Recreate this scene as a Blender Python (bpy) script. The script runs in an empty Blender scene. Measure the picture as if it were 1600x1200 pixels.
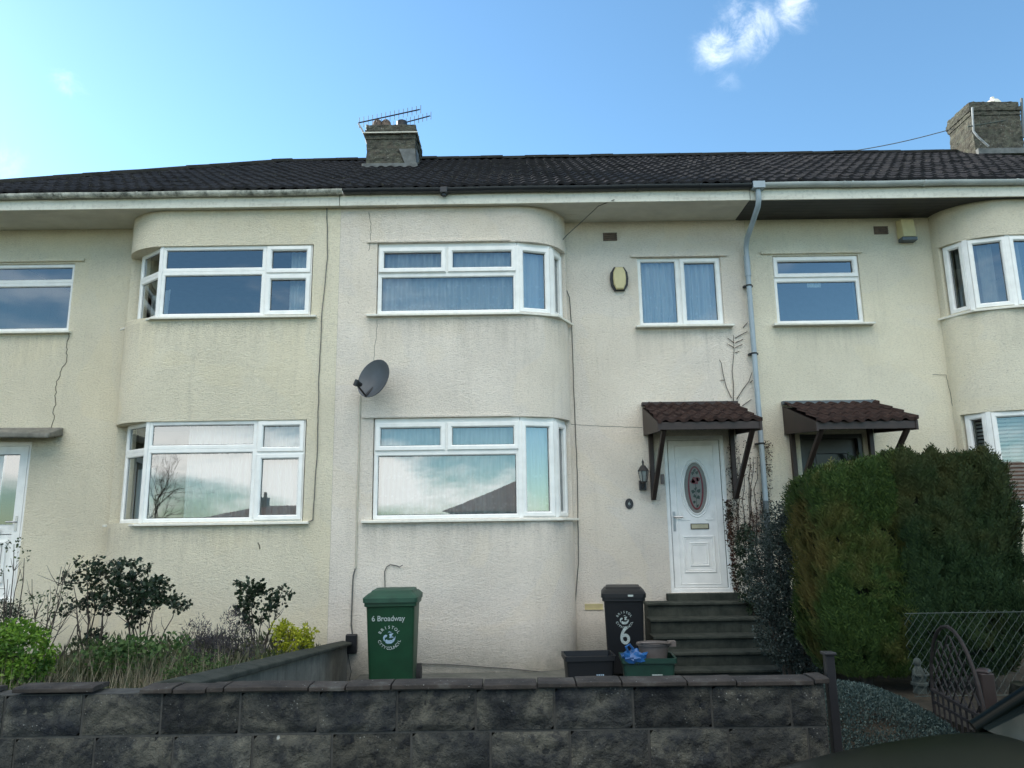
import bpy, bmesh, math, random
from mathutils import Vector, Matrix, noise
random.seed(7)
C = bpy.context.scene.collection
R = math.radians
EYE = 1.85; PITCH = R(10.94); ROLL = R(-0.8); FPX = 1150.0

# ------------------------------------------------------------------ helpers
def ray(x, y):
    u = (x-800)/FPX; v = (600-y)/FPX
    c, s = math.cos(ROLL), math.sin(ROLL)
    u, v = u*c-v*s, u*s+v*c
    return u, math.cos(PITCH)-v*math.sin(PITCH), math.sin(PITCH)+v*math.cos(PITCH)
def at(x, y, Y):                      # measured photo position -> point on the plane at depth Y
    a, b, c = ray(x, y); t = Y/b
    return Vector((a*t, Y, EYE+c*t))

class MB:
    def __init__(s): s.v = []; s.f = []; s.m = []
    def add(s, vs, fs, mi=0):
        b = len(s.v); s.v += [tuple(v) for v in vs]
        for f in fs: s.f.append([b+i for i in f]); s.m.append(mi)
    def quad(s, a, b, c, d, mi=0): s.add([a, b, c, d], [(0, 1, 2, 3)], mi)
    def box(s, x0, x1, y0, y1, z0, z1, mi=0):
        s.obox((x0, y0, z0), (x1-x0, 0, 0), (0, y1-y0, 0), (0, 0, z1-z0), mi)
    def obox(s, o, a, b, c, mi=0):
        o, a, b, c = map(Vector, (o, a, b, c))
        vs = [o, o+a, o+a+b, o+b, o+c, o+a+c, o+a+b+c, o+b+c]
        s.add(vs, [(0, 3, 2, 1), (4, 5, 6, 7), (0, 1, 5, 4), (1, 2, 6, 5), (2, 3, 7, 6), (3, 0, 4, 7)], mi)
    def bar(s, p, q, w, h, mi=0, up=(0, 0, 1)):      # square bar from p to q
        p, q = Vector(p), Vector(q); d = (q-p); n = d.normalized()
        u = Vector(up)
        if abs(n.dot(u)) > .98: u = Vector((0, 1, 0))
        a = n.cross(u).normalized()*w; b = a.cross(n).normalized()*h
        s.obox(p-a/2-b/2, d, a, b, mi)
    def tube(s, pts, r, n=6, mi=0, cap=True):
        pts = [Vector(p) for p in pts]; k = len(pts)
        rr = r if isinstance(r, (list, tuple)) else [r]*k
        vs = []; a = None
        for i, p in enumerate(pts):
            t = (pts[min(i+1, k-1)]-pts[max(i-1, 0)]).normalized()
            if a is None:
                a = t.cross(Vector((0, 0, 1)));
                if a.length < .05: a = t.cross(Vector((0, 1, 0)))
            a = (a-t*a.dot(t)); a.normalize(); b = t.cross(a)
            for j in range(n):
                g = 2*math.pi*j/n
                vs.append(p+(a*math.cos(g)+b*math.sin(g))*rr[i])
        fs = [(i*n+j, i*n+(j+1) % n, (i+1)*n+(j+1) % n, (i+1)*n+j) for i in range(k-1) for j in range(n)]
        if cap: fs += [tuple(range(n))[::-1], tuple(range((k-1)*n, k*n))]
        s.add(vs, fs, mi)
    def lathe(s, c, prof, n=16, mi=0, sx=1, sy=1):
        c = Vector(c); vs = []
        for r, z in prof:
            for j in range(n):
                g = 2*math.pi*j/n; vs.append(c+Vector((r*math.cos(g)*sx, r*math.sin(g)*sy, z)))
        k = len(prof)
        fs = [(i*n+j, i*n+(j+1) % n, (i+1)*n+(j+1) % n, (i+1)*n+j) for i in range(k-1) for j in range(n)]
        fs += [tuple(range(n))[::-1], tuple(range((k-1)*n, k*n))]
        s.add(vs, fs, mi)
    def loft(s, rings, mi=0, cap=True):
        n = len(rings[0]); vs = [p for r in rings for p in r]; k = len(rings)
        fs = [(i*n+j, i*n+(j+1) % n, (i+1)*n+(j+1) % n, (i+1)*n+j) for i in range(k-1) for j in range(n)]
        if cap: fs += [tuple(range(n))[::-1], tuple(range((k-1)*n, k*n))]
        s.add(vs, fs, mi)
    def prism(s, pts, d, mi=0):        # planar outline pushed along d
        d = Vector(d); s.loft([[Vector(p) for p in pts], [Vector(p)+d for p in pts]], mi)
    def build(s, name, mats, parent=None, loc=None, smooth=None, bevel=0, merge=0, fix=True, label=None):
        o0 = Vector(loc) if loc else (parent_world(parent) if parent else Vector((0, 0, 0)))
        me = bpy.data.meshes.new(name)
        me.from_pydata([(v[0]-o0.x, v[1]-o0.y, v[2]-o0.z) for v in s.v], [], s.f)
        mats = mats if isinstance(mats, (list, tuple)) else [mats]
        for m in mats: me.materials.append(m)
        if len(mats) > 1: me.polygons.foreach_set('material_index', s.m)
        if fix or merge:
            bm = bmesh.new(); bm.from_mesh(me)
            if merge: bmesh.ops.remove_doubles(bm, verts=bm.verts, dist=merge)
            if fix: bmesh.ops.recalc_face_normals(bm, faces=bm.faces)
            bm.to_mesh(me); bm.free()
        if smooth is not None:
            me.polygons.foreach_set('use_smooth', [True]*len(me.polygons))
            me.set_sharp_from_angle(angle=R(smooth))
        me.update()
        o = bpy.data.objects.new(name, me); C.objects.link(o)
        if parent: o.parent = parent; o['wl'] = list(o0)
        else: o.location = o0; o['wl'] = list(o0)
        if bevel:
            b = o.modifiers.new('Bevel', 'BEVEL'); b.width = bevel; b.segments = 2; b.limit_method = 'ANGLE'; b.angle_limit = R(40)
        if label: o['label'] = label
        return o
def parent_world(p): return Vector(p['wl'])
def thing(name, label, cat, loc, group=None):
    o = bpy.data.objects.new(name, None); C.objects.link(o); o.location = loc; o['wl'] = list(loc)
    o.empty_display_size = .2
    o['label'] = label; o['category'] = cat
    if group: o['group'] = group
    return o
def tag(o, label, cat, group=None, kind=None):
    o['label'] = label; o['category'] = cat
    if group: o['group'] = group
    if kind: o['kind'] = kind
    return o

# ------------------------------------------------------------------ materials
class NT:
    def __init__(s, name):
        s.mat = bpy.data.materials.new(name); s.mat.use_nodes = True
        s.t = s.mat.node_tree; s.n = s.t.nodes; s.b = s.n['Principled BSDF']; s.tc = None
    def node(s, typ, **kw):
        n = s.n.new(typ)
        for k, v in kw.items(): setattr(n, k, v)
        return n
    def l(s, a, b): s.t.links.new(a, b)
    def co(s, which='Object'):
        if s.tc is None: s.tc = s.node('ShaderNodeTexCoord')
        return s.tc.outputs[which]
    def map(s, scale=(1, 1, 1), rot=(0, 0, 0)):
        m = s.node('ShaderNodeMapping'); m.inputs['Scale'].default_value = scale; m.inputs['Rotation'].default_value = rot
        s.l(s.co(), m.inputs['Vector']); return m.outputs[0]
    def noise(s, scale, detail=4, rough=.55, vec=None, dist=0):
        n = s.node('ShaderNodeTexNoise'); n.inputs['Scale'].default_value = scale; n.inputs['Detail'].default_value = detail
        n.inputs['Roughness'].default_value = rough; n.inputs['Distortion'].default_value = dist
        s.l(vec or s.co(), n.inputs['Vector']); return n.outputs['Fac']
    def ramp(s, fac, stops, interp='LINEAR'):
        r = s.node('ShaderNodeValToRGB'); r.color_ramp.interpolation = interp
        e = r.color_ramp.elements
        while len(e) < len(stops): e.new(.5)
        for i, (p, c) in enumerate(stops):
            e[i].position = p; e[i].color = (c, c, c, 1) if isinstance(c, (int, float)) else (*c, 1)
        s.l(fac, r.inputs['Fac']); return r.outputs['Color']
    def mix(s, fac, a, b, mode='MIX'):
        m = s.node('ShaderNodeMix', data_type='RGBA', blend_type=mode)
        for sock, v in ((m.inputs['Factor'], fac), (m.inputs['A'], a), (m.inputs['B'], b)):
            if isinstance(v, (int, float)): sock.default_value = v if sock.type == 'VALUE' else (v, v, v, 1)
            elif isinstance(v, tuple): sock.default_value = (*v, 1)
            else: s.l(v, sock)
        return m.outputs['Result']
    def math(s, op, a, b=0, c=None):
        m = s.node('ShaderNodeMath', operation=op)
        for i, v in enumerate((a, b) if c is None else (a, b, c)):
            if isinstance(v, (int, float)): m.inputs[i].default_value = v
            else: s.l(v, m.inputs[i])
        return m.outputs[0]
    def bump(s, h, strength=.5, dist=.01, prev=None):
        b = s.node('ShaderNodeBump'); b.inputs['Strength'].default_value = strength; b.inputs['Distance'].default_value = dist
        s.l(h, b.inputs['Height'])
        if prev: s.l(prev, b.inputs['Normal'])
        return b.outputs[0]
    def done(s, col=None, rough=None, normal=None, metal=0, spec=.5):
        b = s.b
        for k, v in (('Base Color', col), ('Roughness', rough), ('Normal', normal), ('Metallic', metal), ('Specular IOR Level', spec)):
            if v is None: continue
            if isinstance(v, (int, float)): b.inputs[k].default_value = v
            elif isinstance(v, tuple): b.inputs[k].default_value = (*v, 1)
            else: s.l(v, b.inputs[k])
        return s.mat

def simple(name, col, rough=.5, metal=0, var=.12, nscale=9, bump=.0, bscale=60, spec=.5):
    t = NT(name); d = tuple(c*(1-var) for c in col); l = tuple(min(1, c*(1+var)) for c in col)
    c = t.ramp(t.noise(nscale, 5), [(.3, d), (.7, l)])
    nm = t.bump(t.noise(bscale, 4), bump, .004) if bump else None
    return t.done(c, rough, nm, metal, spec)

def render_mat(name, col, seed=0, rough_scale=1.0, sills=()):
    """roughcast render: coarse throwdash bump, weathering patches, grime low down and streaks"""
    t = NT(name)
    mp = t.node('ShaderNodeMapping'); t.l(t.co(), mp.inputs[0]); mp.inputs['Location'].default_value = (seed, seed*2, seed)
    v = mp.outputs[0]
    mv = t.node('ShaderNodeMapping'); t.l(v, mv.inputs[0]); mv.inputs['Scale'].default_value = (1, 1, 2.0)
    big = t.noise(.75, 5, .6, v); mid = t.noise(6, 5, .65, v); fine = t.noise(36, 7, .72, mv.outputs[0], .7); grain = t.noise(110, 3, .6, v)
    d = tuple(c*.86 for c in col); l = tuple(min(1, c*1.05) for c in col)
    c = t.ramp(big, [(.3, d), (.62, l)])
    c = t.mix(t.math('MULTIPLY', t.ramp(mid, [(.45, 0.), (.8, 1.)]), .28), c, tuple(k*.82 for k in col))
    c = t.mix(t.math('MULTIPLY', t.ramp(fine, [(.30, 1.), (.52, 0.)]), .55), c, tuple(k*.55 for k in col))  # shade in the roughcast crevices, put into the colour
    sep = t.node('ShaderNodeSeparateXYZ'); t.l(t.co(), sep.inputs[0]); z = sep.outputs['Z']
    # rain streaks
    ms = t.node('ShaderNodeMapping'); t.l(v, ms.inputs[0]); ms.inputs['Scale'].default_value = (5, 5, .35)
    st = t.ramp(t.noise(1.4, 6, .7, ms.outputs[0]), [(.56, 0.), (.8, 1.)])
    c = t.mix(t.math('MULTIPLY', st, .20), c, (.22, .21, .17))
    pt = t.ramp(t.noise(.55, 3, .45, v, 1.2), [(.54, 0.), (.57, 1.)])
    c = t.mix(t.math('MULTIPLY', pt, .16), c, tuple(min(1, k*q) for k, q in zip(col, (1.08, 1.02, .86))))
    s2 = t.node('ShaderNodeSeparateXYZ'); t.l(t.co(), s2.inputs[0])
    mz = t.node('ShaderNodeMapping'); t.l(v, mz.inputs[0]); mz.inputs['Scale'].default_value = (9, 9, .8)
    sn = t.ramp(t.noise(1.3, 6, .75, mz.outputs[0]), [(.42, 0.), (.72, 1.)])
    for xa, xb, zt in sills:
        dz = t.math('SUBTRACT', zt, s2.outputs['Z'])
        m_ = t.math('MULTIPLY', t.math('GREATER_THAN', dz, 0.0), t.math('MAXIMUM', t.math('SUBTRACT', 1.0, t.math('DIVIDE', dz, .55)), 0.0))
        xm = t.math('SUBTRACT', 1.0, t.math('DIVIDE', t.math('ABSOLUTE', t.math('SUBTRACT', s2.outputs['X'], (xa+xb)/2)), (xb-xa)/2+.05))
        xm = t.ramp(t.math('MULTIPLY', xm, 8.0), [(0., 0.), (.8, 1.)])
        c = t.mix(t.math('MULTIPLY', t.math('MULTIPLY', t.math('MULTIPLY', m_, sn), .34), xm), c, (.24, .21, .16))
    # grime near the ground, browner tone below the eaves
    lo = t.math('MULTIPLY', t.math('SUBTRACT', 1.0, t.math('DIVIDE', z, .75)), t.math('ADD', mid, .35))
    lo = t.ramp(lo, [(.1, 0.), (.75, 1.)])
    c = t.mix(t.math('MULTIPLY', lo, .6), c, (.13, .14, .11))
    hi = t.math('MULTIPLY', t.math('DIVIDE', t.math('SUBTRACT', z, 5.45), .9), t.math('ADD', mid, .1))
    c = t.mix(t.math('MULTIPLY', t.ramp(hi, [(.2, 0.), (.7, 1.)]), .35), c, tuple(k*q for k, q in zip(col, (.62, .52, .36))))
    # specks
    sp = t.ramp(t.noise(30, 2, .5, v), [(.74, 0.), (.77, 1.)])
    c = t.mix(t.math('MULTIPLY', sp, .55), c, (.16, .13, .1))
    nm = t.bump(fine, 1.0*rough_scale, .035)
    nm = t.bump(grain, .35, .006, nm)
    return t.done(c, .95, nm, 0, .2)

M = {}
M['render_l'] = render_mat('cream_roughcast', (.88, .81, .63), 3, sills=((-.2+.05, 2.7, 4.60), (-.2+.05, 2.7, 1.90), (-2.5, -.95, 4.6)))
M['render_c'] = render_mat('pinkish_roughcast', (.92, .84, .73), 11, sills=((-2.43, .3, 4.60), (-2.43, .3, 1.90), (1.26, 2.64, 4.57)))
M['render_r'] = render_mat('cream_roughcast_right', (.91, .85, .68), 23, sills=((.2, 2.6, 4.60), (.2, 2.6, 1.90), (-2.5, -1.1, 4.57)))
M['upvc'] = simple('white_upvc', (.80, .80, .77), .35, var=.07, nscale=7)
M['upvc_old'] = simple('cream_painted_sill', (.70, .68, .60), .5, var=.1, nscale=14)
M['gasket'] = simple('black_gasket', (.015, .015, .015), .6)
M['crack'] = simple('crack_dark', (.12, .11, .08), .9)
M['black'] = simple('black_plastic', (.006, .007, .009), .5, bump=.1)
M['iron'] = simple('black_iron', (.02, .02, .022), .4, bump=.2)
M['dishgrey'] = simple('dark_grey_dish', (.05, .06, .07), .45)
M['pipe'] = simple('grey_pipe', (.30, .36, .40), .35, var=.1, nscale=5)
M['pipe_dark'] = simple('dark_grey_pipe', (.09, .11, .12), .5)
M['guttergrey'] = simple('pale_grey_gutter', (.42, .45, .44), .4, var=.15, nscale=4)
M['gutterblack'] = simple('black_gutter', (.018, .02, .024), .4)
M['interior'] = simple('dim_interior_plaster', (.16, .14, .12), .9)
M['woodfloor'] = simple('carpet', (.1, .07, .05), .9)
M['brown'] = simple('dark_brown_timber', (.026, .015, .012), .55, var=.3, nscale=6, bump=.3)
M['rust'] = simple('rusty_iron', (.018, .012, .010), .8, var=.4, nscale=20, bump=.3)
M['galv'] = simple('galvanised_wire', (.045, .06, .052), .7, metal=0)
M['blue'] = simple('blue_plastic_bag', (.015, .09, .26), .35, var=.2)
M['caddy'] = simple('grey_brown_plastic', (.13, .11, .10), .5, var=.15)
M['greenplastic'] = simple('dark_green_plastic', (.005, .046, .018), .5, var=.2, nscale=5, bump=.08)
M['greenlid'] = simple('weathered_green_lid', (.014, .058, .034), .6, var=.25, nscale=6, bump=.1)
M['boxgreen'] = simple('dark_bottle_green_plastic', (.010, .04, .028), .45, var=.2)
M['print'] = simple('white_print', (.40, .46, .44), .7, var=.35, nscale=70)
M['printblue'] = simple('pale_blue_print', (.32, .44, .54), .7, var=.3, nscale=70)
M['cream_box'] = simple('yellowed_plastic', (.55, .48, .26), .45, var=.08)
M['brass'] = simple('pale_brass', (.62, .56, .38), .35, metal=.5)
M['steel'] = simple('steel', (.5, .5, .5), .3, metal=.9)
M['stoneware'] = simple('weathered_clay', (.13, .095, .075), .85, var=.35, nscale=12, bump=.3)
M['statue'] = simple('weathered_stone', (.04, .048, .04), .9, var=.3, nscale=25, bump=.3)
M['soffit'] = simple('painted_soffit', (.60, .58, .50), .6, var=.12, nscale=3)
M['soffit_dark'] = simple('dark_stained_soffit', (.03, .03, .032), .5, var=.3, nscale=3)
M['cable'] = simple('grey_cable', (.10, .10, .09), .6)
M['conduit'] = simple('painted_conduit', (.45, .42, .34), .7)
M['tyre'] = simple('tyre_rubber', (.02, .02, .02), .8)
M['leaddark'] = simple('dark_lead', (.10, .11, .11), .7, var=.35, nscale=10, bump=.2)
M['leadgrey'] = simple('lead_flashing', (.28, .30, .31), .6, var=.25, nscale=10, bump=.2)

def fascia_mat():
    t = NT('dirty_white_fascia')
    mv = t.map((1.2, 1, 9)); g = t.ramp(t.noise(1.1, 6, .7, mv), [(.45, 0.), (.75, 1.)])
    s = t.ramp(t.noise(25, 4, .6), [(.5, 0.), (.8, 1.)])
    c = t.mix(t.math('MULTIPLY', g, .4), (.72, .70, .60), (.33, .27, .2))
    c = t.mix(t.math('MULTIPLY', s, .4), c, (.2, .19, .16))
    return t.done(c, .5)
M['fascia'] = fascia_mat()
def gutter_mat():
    t = NT('mossy_white_gutter')
    g = t.ramp(t.noise(3.5, 7, .75), [(.42, 0.), (.62, 1.)])
    sep = t.node('ShaderNodeSeparateXYZ'); t.l(t.co(), sep.inputs[0])
    # blotches grow stronger towards the underside of the gutter
    k = t.math('MULTIPLY', g, t.ramp(t.math('SUBTRACT', 6.425, sep.outputs['Z']), [(.0, .25), (.07, 1.)]))
    c = t.mix(k, (.62, .61, .54), (.07, .075, .06))
    return t.done(c, .5)
M['gutterwhite'] = gutter_mat()

def tile_mat(name, base, lich=.5, brown=None):
    t = NT(name)
    geo = t.node('ShaderNodeNewGeometry')
    n1 = t.noise(2.3, 6, .65); n2 = t.noise(16, 5, .7); n3 = t.noise(60, 3, .6)
    c = t.ramp(n1, [(.3, tuple(k*.65 for k in base)), (.75, tuple(k*1.5 for k in base))])
    if brown: c = t.mix(t.ramp(n2, [(.45, 0.), (.65, 1.)]), c, brown)
    c = t.mix(t.math('MULTIPLY', t.ramp(n2, [(.60, 0.), (.72, 1.)]), lich*.6), c, (.12, .12, .085))
    c = t.mix(t.math('MULTIPLY', t.ramp(n3, [(.69, 0.), (.73, 1.)]), lich), c, (.26, .26, .22))
    nm = t.bump(n3, .5, .008)
    return t.done(c, .95, nm, 0, .08)
M['tile'] = tile_mat('dark_concrete_tile', (.020, .020, .022), .8)
M['tile_mossy'] = tile_mat('mossy_ridge_tile', (.024, .024, .022), .8)
M['canopytile'] = tile_mat('brown_canopy_tile', (.032, .022, .020), .5, (.052, .030, .025))

def chimney_mat():
    t = NT('lichened_chimney_brick')
    br = t.node('ShaderNodeTexBrick'); mp = t.map((1, 1, 1), (R(90), 0, 0)); t.l(mp, br.inputs['Vector'])
    br.inputs['Scale'].default_value = 1; br.inputs['Brick Width'].default_value = .225; br.inputs['Row Height'].default_value = .075
    br.inputs['Mortar Size'].default_value = .006; br.inputs['Mortar Smooth'].default_value = .3
    br.inputs['Color1'].default_value = (.085, .075, .06, 1); br.inputs['Color2'].default_value = (.06, .058, .05, 1); br.inputs['Mortar'].default_value = (.05, .05, .045, 1)
    c = t.mix(t.ramp(t.noise(9, 6, .7), [(.4, 0.), (.68, .8)]), br.outputs['Color'], (.125, .13, .10))
    c = t.mix(t.ramp(t.noise(26, 4, .6), [(.62, 0.), (.72, .8)]), c, (.30, .30, .27))
    c = t.mix(t.ramp(t.noise(5, 6, .7), [(.55, 0.), (.7, .85)]), c, (.04, .04, .035))
    nm = t.bump(br.outputs['Fac'], -.6, .01); nm = t.bump(t.noise(40, 5, .7), .7, .02, nm)
    return t.done(c, .95, nm, 0, .2)
M['chimney'] = chimney_mat()

def block_mat():
    t = NT('weathered_block')
    geo = t.node('ShaderNodeNewGeometry'); off = t.node('ShaderNodeVectorMath', operation='ADD'); t.l(t.co(), off.inputs[0]); isl = t.math('MULTIPLY', geo.outputs['Random Per Island'], 37.0); cmb = t.node('ShaderNodeCombineXYZ'); t.l(isl, cmb.inputs[0]); t.l(isl, cmb.inputs[2]); t.l(cmb.outputs[0], off.inputs[1])
    n1 = t.noise(2.9, 7, .68, off.outputs[0], .6); n2 = t.noise(10, 6, .7); n3 = t.noise(70, 3, .6)
    c = t.ramp(n1, [(.32, (.013, .015, .019)), (.47, (.046, .048, .045)), (.66, (.13, .125, .10))])
    c = t.mix(t.math('MULTIPLY', t.ramp(n2, [(.5, 0.), (.62, 1.)]), .7), c, (.014, .017, .023))
    c = t.mix(1.0, c, t.ramp(geo.outputs['Random Per Island'], [(0., .65), (1., 1.35)]), 'MULTIPLY')
    vo = t.node('ShaderNodeTexVoronoi'); vo.inputs['Scale'].default_value = 46; t.l(t.co(), vo.inputs['Vector'])
    lm = t.math('MULTIPLY', t.ramp(vo.outputs['Distance'], [(.1, 1.), (.22, 0.)]), t.ramp(t.noise(3.3, 5, .7), [(.54, 0.), (.66, .8)]))
    c = t.mix(lm, c, (.38, .39, .36))
    c = t.mix(t.ramp(t.noise(7, 2, .4), [(.77, 0.), (.79, 1.)]), c, (.4, .41, .38))
    nm = t.bump(n2, 1.0, .06); nm = t.bump(n3, .7, .01, nm)
    return t.done(c, .93, nm, 0, .25)
M['block'] = block_mat()
M['mortar'] = simple('grey_mortar', (.055, .055, .05), .95, var=.3, nscale=18, bump=.5)
def coping_mat():
    t = NT('red_brown_coping')
    n1 = t.noise(5, 6, .7); n2 = t.noise(60, 3, .6)
    c = t.ramp(n1, [(.3, (.018, .017, .016)), (.55, (.050, .042, .036)), (.75, (.10, .10, .09))])
    c = t.mix(t.ramp(n2, [(.68, 0.), (.74, 1.)]), c, (.36, .36, .33))
    return t.done(c, .9, t.bump(n2, .6, .006), 0, .3)
M['coping'] = coping_mat()
def conc(name, a, b, sc=4):
    t = NT(name); n1 = t.noise(sc, 7, .7); n2 = t.noise(55, 4, .6)
    st = t.ramp(t.noise(2, 6, .7, t.map((6, 6, .8))), [(.5, 0.), (.75, 1.)])
    c = t.ramp(n1, [(.3, a), (.7, b)]); c = t.mix(t.math('MULTIPLY', st, .5), c, tuple(k*.35 for k in a))
    return t.done(c, .95, t.bump(n2, .6, .006), 0, .25)
M['concrete'] = conc('stained_concrete', (.11, .11, .095), (.24, .23, .20))
M['step'] = conc('dark_mossy_concrete', (.018, .024, .02), (.06, .065, .054), 5)
M['paving'] = conc('yard_concrete', (.08, .085, .075), (.16, .16, .14), 3)
M['pavement'] = conc('asphalt_pavement', (.05, .05, .05), (.08, .08, .08), 3)
M['asphalt'] = conc('road_asphalt', (.035, .036, .038), (.06, .06, .06), 2)
M['soil'] = conc('dark_soil', (.02, .018, .013), (.05, .042, .03), 9)
M['grassland'] = conc('grass_verge', (.03, .05, .015), (.06, .09, .03), 1)
M['brickopp'] = conc('pale_render_opposite', (.38, .32, .25), (.5, .44, .35), 1)
M['roofopp'] = tile_mat('brown_opposite_tile', (.15, .085, .06), .2)

def leaf_mat(name, c1, c2, c3=None, patch=.8, rough=.55, trans=.25):
    t = NT(name)
    geo = t.node('ShaderNodeNewGeometry')
    c = t.ramp(geo.outputs['Random Per Island'], [(0., c1), (1., c2)])
    if c3: c = t.mix(t.ramp(t.noise(patch, 3, .6, dist=.4), [(.45, 0.), (.62, 1.)]), c, c3)
    m = t.done(c, rough, None, 0, .3)
    tr = t.node('ShaderNodeBsdfTranslucent'); t.l(c, tr.inputs['Color'])
    mx = t.node('ShaderNodeMixShader'); mx.inputs[0].default_value = trans
    t.l(t.b.outputs[0], mx.inputs[1]); t.l(tr.outputs[0], mx.inputs[2])
    t.l(mx.outputs[0], t.n['Material Output'].inputs['Surface'])
    return m
M['l_camellia'] = leaf_mat('dark_glossy_leaf', (.008, .018, .010), (.03, .05, .025), rough=.35, trans=.1)
M['l_bud'] = leaf_mat('pale_green_leaf', (.03, .05, .02), (.09, .12, .05))
M['l_euph'] = leaf_mat('lime_green_leaf', (.08, .17, .015), (.20, .33, .035), (.05, .12, .02), 5)
M['l_gold'] = leaf_mat('golden_leaf', (.20, .24, .012), (.42, .42, .03))
M['l_heather'] = leaf_mat('grey_purple_leaf', (.04, .04, .045), (.10, .085, .09))
M['l_low'] = leaf_mat('fresh_green_leaf', (.03, .07, .02), (.08, .14, .035))
M['l_straw'] = leaf_mat('straw_stem', (.17, .15, .10), (.36, .32, .22))
M['l_hedge_a'] = leaf_mat('conifer_olive', (.020, .045, .010), (.055, .095, .018), (.12, .10, .028), 1.3, .7, .15)
M['l_hedge_b'] = leaf_mat('conifer_dark', (.012, .032, .012), (.035, .065, .02), (.06, .06, .016), 1.0, .7, .15)
M['l_cot'] = leaf_mat('cotoneaster_leaf', (.014, .024, .020), (.075, .10, .09), rough=.4)
M['l_silver'] = leaf_mat('silver_leaf', (.03, .052, .046), (.10, .14, .125))
M['l_ivyred'] = leaf_mat('russet_creeper', (.05, .015, .010), (.10, .05, .03), (.03, .035, .02), 6)
M['l_tree'] = leaf_mat('bare_twig_leaf', (.03, .035, .015), (.06, .06, .03))
M['bark'] = simple('grey_brown_bark', (.06, .048, .038), .9, var=.3, nscale=20, bump=.5)
M['hedgecore'] = simple('dark_inner_core', (.010, .014, .007), .95, var=.4, nscale=14)

def glass_mat():
    t = NT('window_glass')
    lw = t.node('ShaderNodeFresnel'); lw.inputs['IOR'].default_value = 1.52
    nz = t.noise(.9, 2, .5); nm = t.bump(nz, .05, .02)
    gl = t.node('ShaderNodeBsdfGlossy'); gl.inputs['Roughness'].default_value = .0; gl.inputs['Color'].default_value = (.93, .97, 1, 1); t.l(nm, gl.inputs['Normal'])
    tr = t.node('ShaderNodeBsdfTransparent'); tr.inputs['Color'].default_value = (.86, .91, .90, 1)
    fac = t.math('ADD', t.math('MULTIPLY', lw.outputs[0], 1.6), .13)
    mx = t.node('ShaderNodeMixShader'); t.l(fac, mx.inputs[0]); t.l(tr.outputs[0], mx.inputs[1]); t.l(gl.outputs[0], mx.inputs[2])
    t.l(mx.outputs[0], t.n['Material Output'].inputs['Surface']); t.n.remove(t.b)
    return t.mat
M['glass'] = glass_mat()
def curtain_mat(name, lace, bands=()):
    t = NT(name)
    d = t.node('ShaderNodeBsdfDiffuse'); d.inputs['Color'].default_value = (.80, .84, .86, 1)
    tl = t.node('ShaderNodeBsdfTranslucent'); tl.inputs['Color'].default_value = (.6, .62, .62, 1)
    tp = t.node('ShaderNodeBsdfTransparent')
    m1 = t.node('ShaderNodeMixShader'); m1.inputs[0].default_value = .25; t.l(d.outputs[0], m1.inputs[1]); t.l(tl.outputs[0], m1.inputs[2])
    m2 = t.node('ShaderNodeMixShader')
    if lace:
        f = t.ramp(t.noise(5, 3, .5, t.map((6, 1, .3))), [(.3, .06), (.7, .26)])
        sep = t.node('ShaderNodeSeparateXYZ'); t.l(t.co(), sep.inputs[0])
        vo = t.node('ShaderNodeTexVoronoi'); vo.inputs['Scale'].default_value = 17; t.l(t.co(), vo.inputs['Vector'])
        dot = t.ramp(vo.outputs['Distance'], [(.28, 1.), (.45, 0.)]); k = 0.0
        for z, h in bands:
            bd = t.ramp(t.math('DIVIDE', t.math('ABSOLUTE', t.math('SUBTRACT', sep.outputs['Z'], z)), h), [(.7, 1.), (1., 0.)])
            k = t.math('MAXIMUM', bd, k)
        f = t.mix(t.math('MULTIPLY', dot, k), f, .05)
        t.l(f, m2.inputs[0])
    else: m2.inputs[0].default_value = .08
    t.l(m1.outputs[0], m2.inputs[1]); t.l(tp.outputs[0], m2.inputs[2])
    t.l(m2.outputs[0], t.n['Material Output'].inputs['Surface']); t.n.remove(t.b)
    return t.mat
M['lace'] = curtain_mat('lace_curtain', True, ((2.10, .06), (2.24, .03), (2.5, .03), (4.80, .05), (4.92, .025), (5.08, .025))); M['curtain'] = curtain_mat('white_curtain', False)
M['greycurtain'] = simple('grey_curtain', (.30, .29, .27), .9)
M['blind'] = simple('pale_blind_slat', (.62, .60, .55), .6)
M['obscure'] = simple('obscure_glass', (.20, .19, .165), .35, var=.1, nscale=60, bump=.4)
M['redglass'] = simple('dark_red_glass', (.16, .02, .025), .3, var=.3, nscale=40)
M['greenglass'] = simple('dark_leaf_glass', (.03, .05, .035), .35, var=.3, nscale=40)
M['doordark'] = simple('charcoal_door', (.03, .033, .037), .4)
M['carpaint'] = simple('dark_green_car_paint', (.002, .0035, .0025), .3, var=.1, spec=.1)
M['carglass'] = simple('car_glass', (.005, .008, .008), .08, spec=.2)
M['dash'] = simple('beige_dashboard', (.22, .19, .14), .7)
M['lampglass'] = simple('clear_lamp_glass', (.25, .28, .27), .1)

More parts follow.
